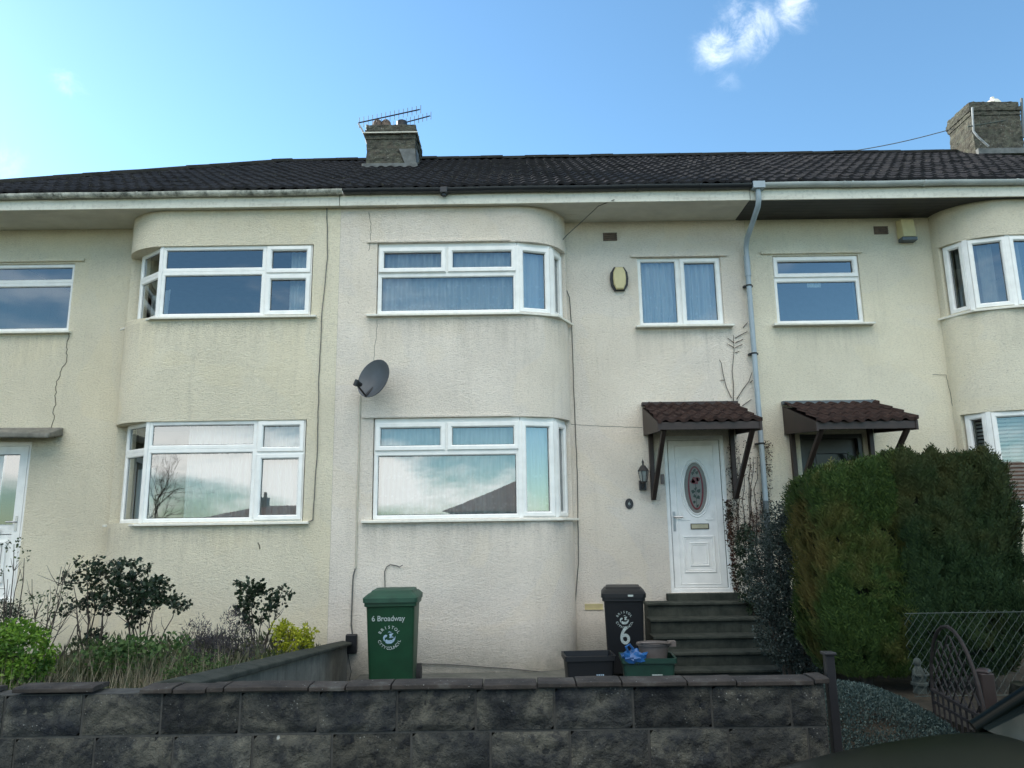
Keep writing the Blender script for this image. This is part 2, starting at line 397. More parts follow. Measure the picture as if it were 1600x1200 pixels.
# ------------------------------------------------------------------ setting
MAINY, BAYY = 10.1, 9.5
def sheet(name, x0, x1, y0, y1, z, m, nx=1, ny=1):
    b = MB()
    for i in range(nx):
        for j in range(ny):
            xa, xb = x0+(x1-x0)*i/nx, x0+(x1-x0)*(i+1)/nx; ya, yb = y0+(y1-y0)*j/ny, y0+(y1-y0)*(j+1)/ny
            b.quad((xa, ya, z), (xb, ya, z), (xb, yb, z), (xa, yb, z))
    o = b.build(name, m, merge=1e-5 if nx > 1 else 0); o['kind'] = 'structure'; return o
sheet('ground', -400, 400, -400, 400, -.18, M['grassland'])
sheet('road', -60, 60, -3.6, 3.36, -.13, M['asphalt'])
b = MB(); b.box(-60, 60, 3.50, 4.47, -.17, 0.0); o = b.build('pavement', M['pavement']); o['kind'] = 'structure'
b = MB(); b.box(-60, 60, 3.36, 3.498, -.17, -.004); o = b.build('kerb', M['concrete'], bevel=.015); o['kind'] = 'structure'
b = MB(); b.box(-60, 60, -5.6, -3.602, -.17, -.02); o = b.build('far_pavement', M['pavement']); o['kind'] = 'structure'
b = MB(); b.box(-1.9, 1.5, 4.62, 10.0, -.16, .10); b.box(1.5, 3.4, 4.62, 10.0, -.16, .098); o = b.build('yard', M['paving']); o['kind'] = 'structure'
b = MB(); b.box(-9, -2.12, 4.62, 10.0, -.16, .30); o = b.build('flower_bed', M['soil']); o['kind'] = 'structure'
b = MB(); b.box(3.42, 9.5, 5.2, 10.0, -.16, .30); o = b.build('garden_soil', M['soil']); o['kind'] = 'structure'
b = MB(); b.box(1.86, 3.38, 3.9+.6, 5.1, -.16, .06); b.box(1.9, 3.3, 5.0, 5.4, -.1, .17); o = b.build('path', M['step'], bevel=.01); o['kind'] = 'structure'

# ------------------------------------------------------------------ house building blocks
def ellipse(cx, cy, a, bb, t0, t1, n=20):
    return [(cx+a*math.cos(R(t0+(t1-t0)*i/n)), cy+bb*math.sin(R(t0+(t1-t0)*i/n))) for i in range(n+1)]
def s_of(path, x, y):
    best = None; acc = 0
    for (x0, y0), (x1, y1) in zip(path, path[1:]):
        L = math.hypot(x1-x0, y1-y0)
        t = max(0, min(1, ((x-x0)*(x1-x0)+(y-y0)*(y1-y0))/(L*L)))
        d = math.hypot(x-x0-t*(x1-x0), y-y0-t*(y1-y0))
        if best is None or d < best[0]: best = (d, acc+t*L)
        acc += L
    return best[1]
def path_pt(path, s, off=0):
    acc = 0
    for i, ((x0, y0), (x1, y1)) in enumerate(zip(path, path[1:])):
        L = math.hypot(x1-x0, y1-y0)
        if s <= acc+L+1e-9 or i == len(path)-2:
            t = (s-acc)/L; tx, ty = (x1-x0)/L, (y1-y0)/L
            nx, ny = ty, -tx
            if t < 1e-6 and i > 0:
                px, py = path[i-1]; l2 = math.hypot(x0-px, y0-py); nx += (y0-py)/l2; ny += -(x0-px)/l2
            elif t > 1-1e-6 and i < len(path)-2:
                qx, qy = path[i+2]; l2 = math.hypot(qx-x1, qy-y1); nx += (qy-y1)/l2; ny += -(qx-x1)/l2
            q = math.hypot(nx, ny); nx /= q; ny /= q
            return Vector((x0+t*(x1-x0)-nx*off, y0+t*(y1-y0)-ny*off, 0))
        acc += L
def wall(mb, path, z0, z1, ops, th=.25, mi=0, mi_in=1):
    ss = {0.}; acc = 0
    for (x0, y0), (x1, y1) in zip(path, path[1:]): acc += math.hypot(x1-x0, y1-y0); ss.add(round(acc, 5))
    tot = acc; zs = {z0, z1}
    for a, bb, c, d in ops: ss |= {round(a, 5), round(bb, 5)}; zs |= {c, d}
    ss = sorted(ss); ss = [s for i, s in enumerate(ss) if i == 0 or s-ss[i-1] > 1e-4]; zs = sorted(zs)
    def opn(i, j):
        if i < 0 or j < 0 or i >= len(ss)-1 or j >= len(zs)-1: return None
        sm, zm = (ss[i]+ss[i+1])/2, (zs[j]+zs[j+1])/2
        return any(a < sm < bb and c < zm < d for a, bb, c, d in ops)
    P = [path_pt(path, s) for s in ss]; Q = [path_pt(path, s, th) for s in ss]
    def V(p, z): return (p.x, p.y, z)
    for i in range(len(ss)-1):
        for j in range(len(zs)-1):
            za, zb = zs[j], zs[j+1]
            if not opn(i, j):
                mb.quad(V(P[i], za), V(P[i+1], za), V(P[i+1], zb), V(P[i], zb), mi)
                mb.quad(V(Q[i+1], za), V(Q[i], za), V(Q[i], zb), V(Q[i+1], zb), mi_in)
                if opn(i-1, j): mb.quad(V(P[i], za), V(P[i], zb), V(Q[i], zb), V(Q[i], za), mi)
                if opn(i+1, j): mb.quad(V(P[i+1], zb), V(P[i+1], za), V(Q[i+1], za), V(Q[i+1], zb), mi)
                if opn(i, j+1): mb.quad(V(P[i], zb), V(P[i+1], zb), V(Q[i+1], zb), V(Q[i], zb), mi)
                if opn(i, j-1): mb.quad(V(P[i+1], za), V(P[i], za), V(Q[i], za), V(Q[i+1], za), mi)

class Facet:                      # a window plane between two plan points, left to right seen from the street
    def __init__(s, p0, p1, z0, z1):
        s.o = Vector((p0[0], p0[1], z0)); d = Vector((p1[0]-p0[0], p1[1]-p0[1], 0)); s.W = d.length; s.u = d.normalized()
        s.n = Vector((s.u.y, -s.u.x, 0)); s.H = z1-z0
    def P(s, u, v, d): return s.o+s.u*u+Vector((0, 0, v))+s.n*d
PLAIN = [(0, -.04), (0, .026), (.004, .03), (.042, .03), (.054, .018), (.054, 0)]
SASH = [(0, -.04), (0, .03), (.016, .03), (.016, .046), (.021, .051), (.062, .051), (.078, .036), (.078, 0)]
def ring(mb, fc, u0, u1, v0, v1, prof, mi=0, tilt=0):
    def rect(o, d):
        out = []
        for uu, vv in ((u0+o, v0+o), (u1-o, v0+o), (u1-o, v1-o), (u0+o, v1-o)):
            dd = d+tilt*(v1-vv)/(v1-v0) if d > 0.031 or tilt and d >= 0 and o > .015 else d
            out.append(fc.P(uu, vv, dd))
        return out
    for (o0, d0), (o1, d1) in zip(prof, prof[1:]):
        a, c = rect(o0, d0), rect(o1, d1)
        for k in range(4): mb.quad(a[k], a[(k+1) % 4], c[(k+1) % 4], c[k], mi)
    o1 = prof[-1][0]; a, c = rect(o1, .001), rect(o1+.007, .001)
    for k in range(4): mb.quad(a[k], a[(k+1) % 4], c[(k+1) % 4], c[k], 1)
    return o1+.004
def window(parent, facets, label=None, head=.0):
    """facets: list of (Facet, [(u0,u1,v0,v1,kind,tilt)]) fractions; returns the frame object"""
    fr, gl = MB(), MB()
    for fc, cells in facets:
        for (u0, u1, v0, v1, kind, tilt) in cells:
            U0, U1, V0, V1 = u0*fc.W, u1*fc.W, v0*fc.H, v1*fc.H
            o = ring(fr, fc, U0, U1, V0, V1, SASH if kind == 's' else PLAIN, 0, tilt)
            a = [fc.P(U0+o, V0+o, .001+tilt*.9), fc.P(U1-o, V0+o, .001+tilt*.9), fc.P(U1-o, V1-o, .001), fc.P(U0+o, V1-o, .001)]
            gl.quad(*a)
    for (f0, _), (f1, _) in zip(facets, facets[1:]):     # corner posts between facets
        p = f0.P(f0.W, 0, .0)
        n = (f0.n+f1.n).normalized(); u = Vector((-n.y, n.x, 0))
        fr.obox(p-u*.028-n*.05+Vector((0, 0, 0)), u*.056, n*.088, (0, 0, f0.H))
    w = fr.build('window', [M['upvc'], M['gasket']], parent, smooth=25, label=label)
    gl.build('pane', M['glass'], w, fix=False)
    return w
def sill(win, outer, inner, z, m='upvc_old', th=.04):
    b = MB(); n = len(outer)
    for i in range(n-1):
        o0, o1, i0, i1 = outer[i], outer[i+1], inner[i], inner[i+1]
        top = [(o0[0], o0[1], z-.012), (o1[0], o1[1], z-.012), (i1[0], i1[1], z+.004), (i0[0], i0[1], z+.004)]
        bot = [(p[0], p[1], z-th) for p in top]
        b.loft([bot, top])
    return b.build('sill', M[m], win, bevel=.004)
def drape(mb, fc, u0, u1, v0, v1, depth, amp=.022, waves=None, mi=0):
    L = u1-u0; n = max(8, int(L/.012)); ph = random.random()*6; wl = waves or .085
    rows = 6; vs = []
    for j in range(rows+1):
        v = v0+(v1-v0)*j/rows
        for i in range(n+1):
            u = u0+L*i/n
            d = amp*(math.sin(2*math.pi*u/wl+ph+1.1*math.sin(u*5+ph+j*.25))+.5*math.sin(2*math.pi*u/(wl*2.7)+j*.3))
            vs.append(fc.P(u, v, -depth+d))
    mb.add(vs, [(j*(n+1)+i, j*(n+1)+i+1, (j+1)*(n+1)+i+1, (j+1)*(n+1)+i) for j in range(rows) for i in range(n)], mi)

def hang(parent, m, *a, **k):
    cb = MB(); drape(cb, *a, **k); return cb.build('curtain', M[m], parent, smooth=60, fix=False)
def roof_tiles(mb, x0, x1, ye, ze, slope, rows, course, per=.165, amp=.02, lift=.028, clip=None, mi=0, samples=8):
    nx = max(4, int(round((x1-x0)/per*samples)))
    xs = [x0+(x1-x0)*i/nx for i in range(nx+1)]
    cosv = 1/math.sqrt(1+slope*slope)
    for r in range(rows):
        jit = {}
        def pz(x, y, top):
            t = int(math.floor(x/(per*2)+.5*(r % 2)*0))
            if t not in jit: jit[t] = (random.uniform(-.008, .010), random.uniform(-.02, .02))
            ph = (x/per) % 1.0
            w = amp*(math.sin(math.pi*min(1, ph/.55))**1.0 if ph < .55 else -.25*math.sin(math.pi*(ph-.55)/.45))
            yy = y+(jit[t][1] if not top else 0)
            if clip: yy = min(yy, clip(x))
            return (x, yy, ze+slope*(yy-ye)+w+(lift if not top else 0)+jit[t][0])
        ya, yb = ye+r*course*cosv, ye+(r+1)*course*cosv
        lo = [pz(x, ya, False) for x in xs]; hi = [pz(x, yb+.03, True) for x in xs]
        un = [(p[0], p[1]+.004, p[2]-lift-.012) for p in lo]
        n = nx+1
        if clip:
            keep = [i for i in range(nx) if min(clip(xs[i]), clip(xs[i+1])) > ya-.02]
        else: keep = range(nx)
        mb.add(lo+hi, [(i, i+1, n+i+1, n+i) for i in keep], mi)
        mb.add(un+lo, [(i, i+1, n+i+1, n+i) for i in keep], mi)

EY, EZ, SL = 9.36, 6.43, .62
RY = EY+4.25; RZ = EZ+SL*4.25
HIPX = -4.34-(RY-EY)                     # plan x where the hip meets the eaves
def hip(x): return EY+(x-HIPX) if x < -4.34 else RY

def house(label, loc): return thing('terraced_house', label, 'house', loc, 'terraced houses in one row')
H_l = house('cream roughcast end house with hipped roof, white front door and left-hand bay', (-5.3, 10.1, 0))
H_c = house('middle pinkish-white house with number six door, dish and porch canopy', (.5, 10.1, 0))
H_r = house('pale cream house at the right with dark soffit and charcoal door behind the hedge', (6.2, 10.1, 0))

def shell(mb, x0, x1, left=False, right=False):       # side, rear walls, floors and ceiling: dim rooms behind the glass
    if left: mb.box(x0, x0+.25, 10.12, 17.3, 0, 6.3, 0)
    if right: mb.box(x1-.25, x1, 10.12, 17.3, 0, 6.3, 0)
    mb.box(x0+.26, x1-.26, 17.0, 17.25, 0, 6.3, 0)
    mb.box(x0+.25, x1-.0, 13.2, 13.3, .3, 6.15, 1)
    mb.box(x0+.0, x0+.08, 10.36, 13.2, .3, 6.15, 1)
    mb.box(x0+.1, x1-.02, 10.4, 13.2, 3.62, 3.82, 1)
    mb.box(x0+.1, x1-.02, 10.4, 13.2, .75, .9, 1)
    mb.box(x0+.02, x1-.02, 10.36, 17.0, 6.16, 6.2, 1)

UZ0, UZ1, LZ0, LZ1 = 4.665, 5.67, 1.955, 3.255      # bay windows
MZ0, MZ1 = 4.615, 5.63                               # small upper windows

# ---- left house
path_l = [(-8.3, 10.1)] + ellipse(-4.7, 10.1, .72, .6, 180, 270) + [(-2.3215, 9.5)]
s = lambda x, y: s_of(path_l, x, y)
ops = [(s(-5.40, 9.98), s(-2.68, 9.5), UZ0, UZ1), (s(-5.40, 9.98), s(-2.68, 9.5), LZ0, LZ1),
       (s(-7.75, 10.1), s(-6.29, 10.1), 4.66, 5.67), (s(-7.6, 10.1), s(-6.63, 10.1), .95, 3.09)]
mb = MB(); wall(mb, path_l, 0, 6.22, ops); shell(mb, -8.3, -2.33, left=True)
def crack(mb, pts, Y, w=.004, jag=.012, mi=2):
    full = []
    for (a, c) in zip(pts, pts[1:]):
        p, q = at(*a, Y), at(*c, Y); n = max(2, int((q-p).length/.04))
        for i in range(n):
            v = p.lerp(q, i/n); full.append(v+Vector((random.uniform(-jag, jag), 0, random.uniform(-jag, jag)*.5)))
    full.append(at(*pts[-1], Y))
    mb.tube(full, w, 4, mi)
crack(mb, [(108, 520), (104, 560), (88, 600), (84, 650), (80, 668)], 10.099, .006, .018)
crack(mb, [(82, 672), (86, 684)], 10.099, .006)
crack(mb, [(404, 848), (406, 858)], 9.499, .008, .01)
mb.build('wall', [M['render_l'], M['interior'], M['crack']], H_l, smooth=30, merge=1e-4)

def head_bead(win, x0, x1, z, Y):        # projecting render bead above a window
    b = MB(); b.box(x0, x1, Y-.035, Y-.001, z+.004, z+.05); return b.build('window_head', M['render_c' if win.parent is H_c else ('render_l' if win.parent is H_l else 'render_r')], win, bevel=.008)

def left_bay(z0, z1, label, curtains):
    f0 = Facet((-5.19, 9.90), (-4.75, 9.56), z0, z1); f1 = Facet((-4.75, 9.56), (-2.70, 9.56), z0, z1)
    vs = .62 if z0 > 4 else .70; us = (4.75-3.33)/2.05
    w = window(H_l, [(f0, [(0, 1, 0, vs, 'p', 0), (0, 1, vs, 1, 'p', 0)]),
                     (f1, [(0, us, 0, vs+.02, 'p', 0), (0, us, vs+.02, 1, 'p', 0), (us, 1, 0, vs-.03, 's', 0), (us, 1, vs-.03, 1, 's', 0)])], label)
    sill(w, [(-5.50, 10.0), (-4.80, 9.44), (-2.60, 9.44)], [(-5.2, 10.0), (-4.74, 9.6), (-2.60, 9.6)], z0)
    for u0, u1, big in curtains: hang(w, 'curtain', f1, u0*f1.W, u1*f1.W, .02, f1.H-.03, .16, .02)
    hang(w, 'curtain', f0, .02, f0.W-.02, .02, f0.H*(.45 if z0 > 4 else .55), .14, .01)
    return w
wl1 = left_bay(UZ0, UZ1, 'upper bay window, curtain drawn back to the right', [(.83, .99, 0)])
wl2 = left_bay(LZ0, LZ1, 'lower bay window with white curtains partly drawn', [(.22, .99, 0)])
f = Facet((-7.75, 10.16), (-6.29, 10.16), 4.66, 5.67)
w = window(H_l, [(f, [(0, 1, 0, .72, 'p', 0), (0, 1, .72, 1, 'p', 0)])], 'upper window beside the bay')
sill(w, [(-7.8, 10.03), (-6.24, 10.03)], [(-7.8, 10.19), (-6.24, 10.19)], 4.66)
head_bead(w, -7.9, -6.15, 5.69, 10.1)
# left door
fd = Facet((-7.6, 10.17), (-6.63, 10.17), .95, 3.09)
d = MB(); ring(d, fd, 0, .97, 0, 2.14, [(0, -.05), (0, .03), (.05, .03), (.06, .02), (.06, 0)])
ring(d, fd, .07, .90, .06, 2.08, [(0, -.04), (0, .012), (.11, .012), (.11, -.03)])
d.obox(fd.P(.18, .17, -.03), (.61, 0, 0), (0, .05, 0), (0, 0, .72)); d.obox(fd.P(.18, .88, -.03), (.61, 0, 0), (0, .06, 0), (0, 0, .14))
d.obox(fd.P(.46, 1.02, -.03), (.09, 0, 0), (0, .04, 0), (0, 0, .95))
ring(d, fd, .25, .72, .25, .80, [(0, -.03), (0, .0), (.012, .006), (.03, .006), (.045, -.012), (.045, -.02)])
dl = d.build('door', [M['upvc'], M['gasket']], H_l, smooth=25)
g = MB(); g.quad(fd.P(.18, 1.02, -.02), fd.P(.46, 1.02, -.02), fd.P(.46, 1.97, -.02), fd.P(.18, 1.97, -.02)); g.quad(fd.P(.55, 1.02, -.02), fd.P(.79, 1.02, -.02), fd.P(.79, 1.97, -.02), fd.P(.55, 1.97, -.02))
g.build('pane', M['glass'], dl, fix=False)
g = MB(); g.tube([fd.P(.84, 1.05, .015), fd.P(.84, 1.05, .06), fd.P(.73, 1.05, .06)], .011, 8); g.obox(fd.P(.825, .93, .013), (.03, 0, 0), (0, -.008, 0), (0, 0, .2)); g.build('handle', M['steel'], dl, smooth=40)
g = MB(); g.obox(fd.P(.40, .90, .002), (.22, 0, 0), (0, -.035, 0), (0, 0, .07)); g.build('letter_box', M['leadgrey'], dl, bevel=.006)
# concrete slab canopy over the left door
b = MB(); b.loft([[(-8.1, 10.09, 3.16), (-6.2, 10.09, 3.16), (-6.2, 10.09, 3.28), (-8.1, 10.09, 3.28)], [(-8.1, 9.75, 3.13), (-6.2, 9.75, 3.09), (-6.2, 9.75, 3.15), (-8.1, 9.75, 3.25)]])
b.build('door_slab', M['concrete'], H_l, bevel=.02)

# ---- centre house
path_c = [(-2.32, 9.5)] + ellipse(.08, 10.1, .72, .6, 270, 360) + [(3.42, 10.1)]
s = lambda x, y: s_of(path_c, x, y)
ops = [(s(-1.81, 9.5), s(.79, 9.98), UZ0, UZ1), (s(-1.81, 9.5), s(.79, 9.98), LZ0, LZ1),
       (s(1.83, 10.1), s(3.03, 10.1), MZ0, MZ1), (s(2.07, 10.1), s(2.90, 10.1), .955, 3.04)]
mb = MB(); wall(mb, path_c, 0, 6.22, ops); shell(mb, -2.32, 3.42)
crack(mb, [(497+80, 332), (580, 350), (578, 385), (576, 392)], 9.499, .003, .008)
crack(mb, [(590, 500), (588, 515), (585, 560), (586, 590)], 9.499, .0025, .008)
crack(mb, [(892, 663), (940, 666), (1004, 668)], 10.099, .003, .004)
mb.build('wall', [M['render_c'], M['interior'], M['crack']], H_c, smooth=30, merge=1e-4)
def centre_bay(z0, z1, label, up):
    A, Bp, Cc, D = (-1.80, 9.56), (.09, 9.56), (.54, 9.70), (.69, 9.99)
    f1, f2, f3 = Facet(A, Bp, z0, z1-.05), Facet(Bp, Cc, z0, z1-.05), Facet(Cc, D, z0, z1-.05)
    vs = .60 if up else .69
    w = window(H_c, [(f1, [(0, 1, 0, vs, 'p', 0), (0, .495, vs, 1, 's', .010 if up else 0), (.495, 1, vs, 1, 's', 0)]),
                     (f2, [(0, 1, 0, 1, 's', 0)]), (f3, [(0, 1, 0, 1, 's', 0)])], label)
    hb = MB()
    for fc in (f1, f2, f3): hb.obox(fc.P(0, fc.H, -.05), fc.u*fc.W, fc.n*.075, (0, 0, .049))
    hb.build('head_trim', M['upvc'], w, bevel=.003)
    sill(w, [(-1.93, 9.44), (.11, 9.44), (.64, 9.60), (.88, 10.07)], [(-1.93, 9.6), (.09, 9.6), (.5, 9.73), (.66, 10.07)], z0)
    hang(w, 'lace', f1, .04, f1.W-.02, .03, f1.H-.03, .085, .022, .12); hang(w, 'lace', f2, .02, f2.W-.02, .03, f2.H-.03, .08, .015, .1); hang(w, 'lace', f3, .02, f3.W-.02, .03, f3.H-.03, .12, .01, .1)
    if not up:
        hang(w, 'lace', f1, .30, .66, .03, f1.H-.03, .19, .02, .07); hang(w, 'lace', f1, f1.W-.75, f1.W-.35, .03, f1.H-.03, .19, .02, .07)
    head = MB(); head.box(-1.95, -.0, 9.475, 9.499, z1+.002, z1+.035); head.build('window_head', M['render_c'], w, bevel=.006)
    return w
centre_bay(UZ0, UZ1, 'upper bay window with left vent ajar and lace curtain', True)
centre_bay(LZ0, LZ1, 'lower bay window with full lace curtains', False)
f = Facet((1.83, 10.16), (3.03, 10.16), MZ0, MZ1)
w = window(H_c, [(f, [(0, .5, 0, 1, 'p', 0), (.5, 1, 0, 1, 's', 0)])], 'small two-light window above the front door')
sill(w, [(1.76, 10.0), (3.14, 10.0)], [(1.76, 10.19), (3.14, 10.19)], MZ0)
head_bead(w, 1.73, 3.13, MZ1, 10.1)
hang(w, 'lace', f, .05, .60, .03, f.H-.03, .085, .03, .09); hang(w, 'lace', f, .64, f.W-.05, .03, f.H-.03, .085, .03, .09); hang(w, 'lace', f, .1, .5, .03, f.H-.03, .2, .03, .12)

# centre door
X0, X1, Z0, Z1 = 2.07, 2.90, .955, 3.04
fd = Facet((X0, 10.15), (X1, 10.15), Z0, Z1); W, Hh = fd.W, fd.H
d = MB(); ring(d, fd, 0, W, 0, Hh, [(0, -.05), (0, .034), (.045, .034), (.055, .024), (.055, -.01)])
d.obox(fd.P(.062, .055, -.05), (W-.124, 0, 0), (0, .001-.05+.06, 0), (0, 0, Hh-.11))
d.v = d.v; DF = .0
def slab(mb, u0, u1, v0, v1, d0, d1): mb.obox(fd.P(u0, v0, d0), fd.u*(u1-u0), fd.n*(d1-d0), (0, 0, v1-v0))
d2 = MB(); slab(d2, .064, W-.064, .06, Hh-.06, -.04, .012)
RB = [(0, .011), (.0, .016), (.008, .024), (.016, .024), (.022, .013), (.03, .013), (.036, .019), (.042, .012)]
ring(d2, fd, .145, W-.145, .10, Hh-.13, [(0, .011), (0, .015), (.006, .02), (.012, .011)])
ring(d2, fd, .20, W-.20, .25, .735, RB); ring(d2, fd, .285, W-.285, .335, .65, RB)
# oval moulding
cx, cz, ra, rb = W/2, 1.375, .155, .345
def oval(k, d, n=40): return [fd.P(cx+(ra+k)*math.cos(2*math.pi*i/n), cz+(rb+k)*math.sin(2*math.pi*i/n), d) for i in range(n)]
rings = [oval(k, dd) for k, dd in ((.055, .012), (.05, .02), (.042, .022), (.034, .013), (.024, .013), (.016, .026), (.006, .03), (-.002, .02), (-.004, .012))]
d2.loft(rings, cap=False)
for sx in (-1, 1):
    for v, sg in ((1.80, 1), (.95, -1)):       # corner spandrel mouldings
        u = cx+sx*.225
        d2.bar(fd.P(u, v, .016), fd.P(u-sx*.12, v, .016), .012, .012); d2.bar(fd.P(u, v, .016), fd.P(u, v-sg*.14, .016), .012, .012)
        d2.bar(fd.P(u-sx*.03, v-sg*.03, .014), fd.P(u-sx*.10, v-sg*.03, .014), .008, .01); d2.bar(fd.P(u-sx*.03, v-sg*.03, .014), fd.P(u-sx*.03, v-sg*.11, .014), .008, .01)
door = d.build('door_frame', [M['upvc'], M['gasket']], H_c, smooth=25)
door = d2.build('door', [M['upvc'], M['gasket']], H_c, smooth=25)
g = MB(); g.add(oval(-.002, .0165), [tuple(range(40))]); g.build('obscure_pane', M['obscure'], door)
g = MB()
rr = [oval(-.048, .0185), oval(-.072, .0185)]; g.loft(rr, cap=False)
def blob(mb, u, v, r, n=9, k=.25, mi=0, d=.0195):
    mb.add([fd.P(u+r*(1+k*math.sin(i*2.3+u*40))*math.cos(2*math.pi*i/n), v+r*(1+k*math.cos(i*3.1+v*30))*math.sin(2*math.pi*i/n), d) for i in range(n)], [tuple(range(n))], mi)
blob(g, cx, cz+.10, .052, 12, .15); blob(g, cx-.035, cz+.09, .03); blob(g, cx+.04, cz+.115, .028)
for u, v, r in ((0, .24, .022), (-.03, .20, .024), (.03, .21, .022), (.0, -.01, .02), (-.04, -.05, .026), (.04, -.04, .026), (-.02, -.11, .024), (.03, -.13, .026), (-.03, -.19, .02), (.015, -.24, .018)):
    blob(g, cx+u, cz+v, r, 7, .4, 1, .0192)
g.bar(fd.P(cx, cz-.27, .019), fd.P(cx, cz+.06, .019), .006, .001, 1)
g.build('rose_glass', [M['redglass'], M['greenglass']], door, fix=False)
g = MB(); slab(g, .325, W-.275, .83, .89, .012, .022); g.build('letter_box', M['brass'], door, bevel=.003)
g = MB(); ring(g, fd, .318, W-.268, .823, .897, [(0, .012), (0, .026), (.007, .026), (.007, .012)]); g.build('letter_box_rim', [M['black'], M['black']], door)
g = MB(); slab(g, .085, .115, .80, 1.06, .012, .022); g.tube([fd.P(.10, .99, .02), fd.P(.10, .99, .065), fd.P(.21, .988, .062)], .010, 8); g.lathe(fd.P(.10, .90, .022), [(.012, 0), (.012, .005)], 10)
g.build('handle', M['steel'], door, smooth=40)
b = MB(); b.box(2.0, 2.95, 9.98, 10.13, .86, .95); b.build('door_step', M['step'], H_c, bevel=.008)

# ---- right house
path_r = [(3.4215, 10.1)] + ellipse(6.9, 10.1, .8, .6, 180, 270) + [(9.16, 9.5)]
s = lambda x, y: s_of(path_r, x, y)
ops = [(s(6.115, 9.98), s(8.7, 9.5), UZ0, UZ1), (s(6.115, 9.98), s(8.7, 9.5), LZ0, LZ1),
       (s(3.78, 10.1), s(5.02, 10.1), MZ0, MZ1), (s(3.95, 10.1), s(4.82, 10.1), .955, 3.04)]
mb = MB(); wall(mb, path_r, 0, 6.22, ops); shell(mb, 3.43, 9.16, right=True)
crack(mb, [(1457, 585), (1478, 586), (1485, 615), (1492, 655)], 10.09, .003, .004)
mb.build('wall', [M['render_r'], M['interior'], M['crack']], H_r, smooth=30, merge=1e-4)
def right_bay(z0, z1, label, up):
    D, Cc, Bp, A = (6.20, 9.99), (6.34, 9.72), (6.80, 9.56), (8.69, 9.56)
    f3, f2, f1 = Facet(D, Cc, z0, z1), Facet(Cc, Bp, z0, z1), Facet(Bp, A, z0, z1)
    vs = .62 if up else .7
    w = window(H_r, [(f3, [(0, 1, 0, 1, 's', 0)]), (f2, [(0, 1, 0, 1, 's', 0)]),
                     (f1, [(0, .25, 0, 1, 's', 0), (.25, 1, 0, vs, 'p', 0), (.25, .625, vs, 1, 's', 0), (.625, 1, vs, 1, 's', 0)])], label)
    sill(w, [(6.04, 10.07), (6.28, 9.63), (6.80, 9.44), (8.8, 9.44)], [(6.2, 10.07), (6.36, 9.77), (6.82, 9.6), (8.8, 9.6)], z0)
    if up:
        hang(w, 'greycurtain', f3, .08, .3, .03, f3.H-.03, .12, .01); hang(w, 'greycurtain', f2, .16, .34, .03, f2.H-.03, .12, .012, .06); hang(w, 'greycurtain', f1, .02, .25, .03, f1.H-.03, .14, .02)
    else:
        cb = MB()
        for fc in (f3, f2, f1):
            k = 0.02
            while k < fc.H-.05:
                cb.obox(fc.P(.05, k, -.12), fc.u*(fc.W-.1), fc.n*.03, (0, 0, .004)); cb.obox(fc.P(.05, k, -.125), fc.u*(fc.W-.1), fc.n*.004, (0, 0, .03)); k += .05
        cb.build('venetian_blind', M['blind'], w, fix=False)
    return w
right_bay(UZ0, UZ1, 'upper bay window with grey curtains', True)
right_bay(LZ0, LZ1, 'lower bay window with venetian blinds', False)
f = Facet((3.78, 10.16), (5.02, 10.16), MZ0, MZ1)
w = window(H_r, [(f, [(0, 1, .0, .67, 'p', 0), (0, 1, .67, 1, 's', 0)])], 'small upper window with a note inside the glass')
sill(w, [(3.70, 10.0), (5.12, 10.0)], [(3.70, 10.19), (5.12, 10.19)], MZ0)
head_bead(w, 3.62, 5.08, MZ1+.02, 10.1)
g = MB(); p = f.P(.50, .56, -.02); g.quad(p, p+Vector((.2, 0, 0)), p+Vector((.2, 0, .10)), p+Vector((0, 0, .10))); g.build('paper_note', M['print'], w, fix=False)
fd2 = Facet((3.95, 10.16), (4.82, 10.16), .955, 3.04)
d = MB(); ring(d, fd2, 0, fd2.W, 0, fd2.H, [(0, -.05), (0, .03), (.06, .03), (.06, -.01)])
d.obox(fd2.P(.06, .05, -.05), (fd2.W-.12, 0, 0), (0, .06, 0), (0, 0, fd2.H-.1)); ring(d, fd2, .18, fd2.W-.18, 1.2, 1.85, [(0, -.02), (0, .02), (.03, .02), (.04, 0)]); ring(d, fd2, .18, fd2.W-.18, .2, .95, [(0, -.02), (0, .02), (.03, .02), (.04, 0)])
dr = d.build('door', [M['doordark'], M['gasket']], H_r, bevel=.002)
g = MB(); g.obox(fd2.P(.22, 1.24, .012), (fd2.W-.44, 0, 0), (0, -.004, 0), (0, 0, .57)); g.build('pane', M['carglass'], dr)
